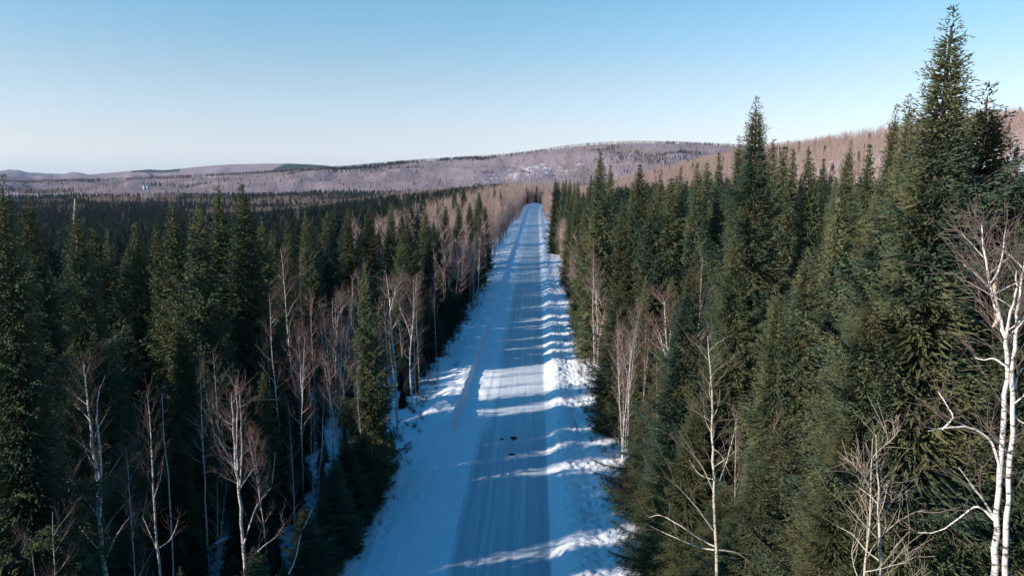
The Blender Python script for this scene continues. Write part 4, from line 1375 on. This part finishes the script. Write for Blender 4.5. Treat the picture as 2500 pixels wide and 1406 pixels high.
for (bx_, by_) in p:
    if rng.rand() < 0.5: continue
    hgt = rng.uniform(6, 11.5)
    D = math.hypot(bx_, by_)
    pr = BIRCH[[1, 3, 4, 2][rng.randint(0, 4)]] if D < 70 else BMID[rng.randint(0, 3)]
    bw = rng.uniform(0.4, 0.65)
    tree_thing('birch_tree', pr, bx_, by_, hgt, bw, rng.rand() * 6.28, describe('bare birch', bx_, by_, 0.0, hgt, bw + 0.05), 'birch tree', 'slim birches along the right bank', tilt=0.05)
    n_b += 1
print('birches', n_b)

# ------------------------------------------------------------------ roadside brush
it = []
rg = np.random.RandomState(5)
def brush_mesh(seed):
    rg = np.random.RandomState(seed); it = []
    for k in range(22):
        az = rg.rand() * 6.28; l = 0.5 + rg.rand() * 1.1; sp_ = 0.15 + 0.5 * rg.rand()
        p0 = np.array([rg.randn() * 0.12, rg.randn() * 0.12, -0.1]); d = np.array([math.cos(az) * sp_, math.sin(az) * sp_, 1.0])
        p1 = p0 + d * l * 0.6; p2 = p1 + (d + rg.randn(3) * 0.25) * l * 0.5
        it.append((np.array([p0, p1, p2]), [0.008, 0.006, 0.004], 3))
        for q in range(3):
            b0 = p0 + (p1 - p0) * (0.4 + 0.6 * rg.rand()); it.append((np.array([b0, b0 + (d + rg.randn(3) * 0.5) * 0.3]), [0.005, 0.003], 3))
    return tubes_mesh('brush', it, M['brush_stem'], False)
BR = [brush_mesh(i) for i in range(4)]
bx = np.concatenate([rg.normal(5.9, 0.7, 420), rg.normal(-11.4, 0.7, 420)])
by = 24 + (rg.rand(840) ** 1.3) * 150
bx = np.where((bx > 0) & (by < 50), bx + 0.6, bx)
bz = corridor_z(bx, by)
scatter('roadside_brush', np.stack([bx, by, bz], 1), rg.uniform(0.25, 0.75, 840), BR, 'thin dark twiggy brush sticking out of the snow banks', 11)

# ------------------------------------------------------------------ small things
m, t, b = mat_new('frozen_dirt')
tcn = N(t, 'ShaderNodeTexCoord')
t.links.new(mixc(t, noise_tex(t, 9, 4, 0.6, tcn.outputs['Object']), (0.025, 0.02, 0.018), (0.07, 0.055, 0.045)), b.inputs['Base Color'])
spec(b, 0.8, 0.2)
M['dirt'] = m


def clod(px, py, sx, sy, sz, seed, label):
    r_ = ray(px, py); k = CAM_H / -r_[2]; X0, Y0 = r_[0] * k, r_[1] * k
    import bmesh
    bm = bmesh.new(); bmesh.ops.create_icosphere(bm, subdivisions=3, radius=1.0)
    for v in bm.verts:
        n_ = mnoise.noise(v.co * 1.7 + Vector((seed * 3.1, 0, 0))) * 0.55 + mnoise.noise(v.co * 4.5 + Vector((0, seed, 0))) * 0.25
        v.co = Vector((v.co.x * sx, v.co.y * sy, v.co.z * sz)) * (1 + n_)
    me = bpy.data.meshes.new('dirt_clod'); bm.to_mesh(me); bm.free(); me.materials.append(M['dirt'])
    ob = link('dirt_clod', me); ob.location = (X0, Y0, float(corridor_z(np.array(X0), np.array(Y0))) + sz * 0.25)
    tag(ob, label, 'dirt clod', 'dark clods lying on the lane')


clod(1254, 1069, 0.30, 0.26, 0.13, 1, 'largest dark frozen clod lying on the packed snow lane')
clod(1226, 1071, 0.17, 0.12, 0.07, 2, 'small dark clod left of the largest one on the lane')
clod(1250, 1108, 0.24, 0.17, 0.08, 3, 'dark clod on the lane nearer the camera below the largest one')
clod(1253, 1086, 0.06, 0.06, 0.03, 4, 'tiny dark crumb between the two big clods on the lane')

# weathered board on a post at the pull-out
r_ = ray(969, 1018); k = CAM_H / -r_[2]; X0, Y0 = r_[0] * k - 0.6, r_[1] * k
e = bpy.data.objects.new('notice_board', None); COL.objects.link(e); e.location = (X0, Y0, 0.0); e.rotation_euler = (0, 0, R(12))
tag(e, 'small weathered pale board on a post at the snowy pull-out', 'sign board')
def box(name, c, s, mat, parent):
    import bmesh
    bm = bmesh.new(); bmesh.ops.create_cube(bm, size=1.0)
    for v in bm.verts: v.co = Vector((c[0] + v.co.x * s[0], c[1] + v.co.y * s[1], c[2] + v.co.z * s[2]))
    bmesh.ops.bevel(bm, geom=bm.edges[:], offset=min(s) * 0.12, segments=1, affect='EDGES')
    me = bpy.data.meshes.new(name); bm.to_mesh(me); bm.free(); me.materials.append(mat)
    return link(name, me, parent)
box('post', (0, 0.06, 0.6), (0.09, 0.09, 1.6), M['spruce_bark'], e)
box('board', (0, 0, 1.22), (0.55, 0.03, 0.15), M['pale_wood'], e)
box('board', (0, 0, 1.0), (0.55, 0.03, 0.15), M['pale_wood'], e)
box('snow_cap', (0, 0.0, 1.33), (0.56, 0.12, 0.06), M['snow'], e)

# two narrow cleared strips of snow far off in the valley
def ground_hit(px_, py_):
    Ds = np.arange(1000.0, 5000.0, 5.0)
    r_ = ray(px_, py_); k = math.hypot(r_[0], r_[1])
    X_ = r_[0] / k * Ds; Y_ = r_[1] / k * Ds; Z_ = CAM_H + r_[2] / k * Ds
    below = np.nonzero(Z_ < terrain_z(X_, Y_) + 0.5)[0]
    i_ = below[0] if len(below) else -1
    return X_[i_], Y_[i_], float(terrain_z(X_[i_], Y_[i_])) + 0.8
for pl in ([(348, 455), (350, 455), (353, 463), (350.5, 463)], [(357, 456), (358.8, 456), (360, 462), (357.5, 462)]):
    me = bpy.data.meshes.new('snow_clearing')
    pp_ = [ground_hit(*q) for q in pl]
    me.from_pydata(pp_ + [(a_, b2, c_ - 1.5) for a_, b2, c_ in pp_], [], [(0, 1, 2, 3), (4, 7, 6, 5), (0, 4, 5, 1), (1, 5, 6, 2), (2, 6, 7, 3), (3, 7, 4, 0)])
    me.materials.append(M['snow'])
    tag(link('snow_clearing', me), kind='structure')

# leaning thin snag in the dark gap, right
def snag(px0, py0, px1, py1, D, rad, label, mat='birch_bark'):
    a_ = at_dist(px0, py0, D); b2 = at_dist(px1, py1, D + 0.6)
    n_ = 8
    path = np.array([a_ + (b2 - a_) * i / (n_ - 1) + np.array([math.sin(i * 1.1) * 0.06, 0, 0]) for i in range(n_)]) - a_
    me = tubes_mesh('snag', [(path, np.linspace(rad, rad * 0.5, n_), 6)], M[mat])
    ob = link('snag', me); ob.location = a_
    tag(ob, label, 'dead tree')
snag(1950, 1440, 1994, 1232, 31, 0.045, 'thin white leaning dead birch pole in the dark gap')
snag(705, 1400, 760, 1240, 30, 0.04, 'thin leaning pale pole at the bottom left by the road edge')
snag(1976, 700, 1976, 618, 44, 0.09, 'pale snapped trunk top above the young spiky spruce', 'pale_wood')
def fallen(pts, D, rad, label):
    P_ = [at_dist(q[0], q[1], D + 0.4 * i) for i, q in enumerate(pts)]
    path = np.array(P_) - P_[0]
    u = np.linspace(0, len(path) - 1, len(path) * 4); path = np.stack([np.interp(u, np.arange(len(path)), path[:, k]) for k in range(3)], 1)
    e = bpy.data.objects.new('bent_birch', None); COL.objects.link(e); e.location = P_[0]
    tag(e, label, 'dead tree')
    link('trunk', tubes_mesh('bent_trunk', [(path, np.linspace(rad, rad * 0.4, len(path)), 6)], M['birch_bark']), e)
    link('snow_load', tubes_mesh('snow_load', [(path[2:-2] + np.array([0, 0, rad * 1.2]), rad * 1.3 * np.sin(np.linspace(0.25, 2.9, len(path) - 4)) * (1 + 0.25 * np.sin(np.arange(len(path) - 4) * 1.9)), 6)], M['snow']), e)
fallen([(505, 1345), (520, 1335), (540, 1322), (560, 1315), (585, 1313)], 41, 0.07, 'bent birch stem carrying snow low in the dark wood at the bottom left')
snag(2430, 800, 2433, 655, 25, 0.09, 'pale snapped trunk showing through boughs behind the big birch', 'pale_wood')
snag(188, 620, 180, 486, 42, 0.05, 'dead grey leader sticking out above the third spruce from the left', 'pale_wood')

# ------------------------------------------------------------------ cold air between here and the hills
import bmesh as _bm
bm = _bm.new(); _bm.ops.create_cube(bm, size=1.0)
for v in bm.verts: v.co = Vector((v.co.x * 52000, v.co.y * 52000, v.co.z * 560 + 200))
me = bpy.data.meshes.new('haze'); bm.to_mesh(me); bm.free()
hm = bpy.data.materials.new('haze'); hm.use_nodes = True
hn = hm.node_tree.nodes; hn.clear()
ho = hn.new('ShaderNodeOutputMaterial'); pv = hn.new('ShaderNodeVolumePrincipled')
pv.inputs['Color'].default_value = (0.62, 0.78, 1.0, 1)
pv.inputs['Density'].default_value = 2.1e-5
pv.inputs['Anisotropy'].default_value = 0.0
hm.node_tree.links.new(pv.outputs[0], ho.inputs['Volume'])
me.materials.append(hm)
tag(link('haze', me), 'thin cold blue haze over the valley', None, None, 'stuff')
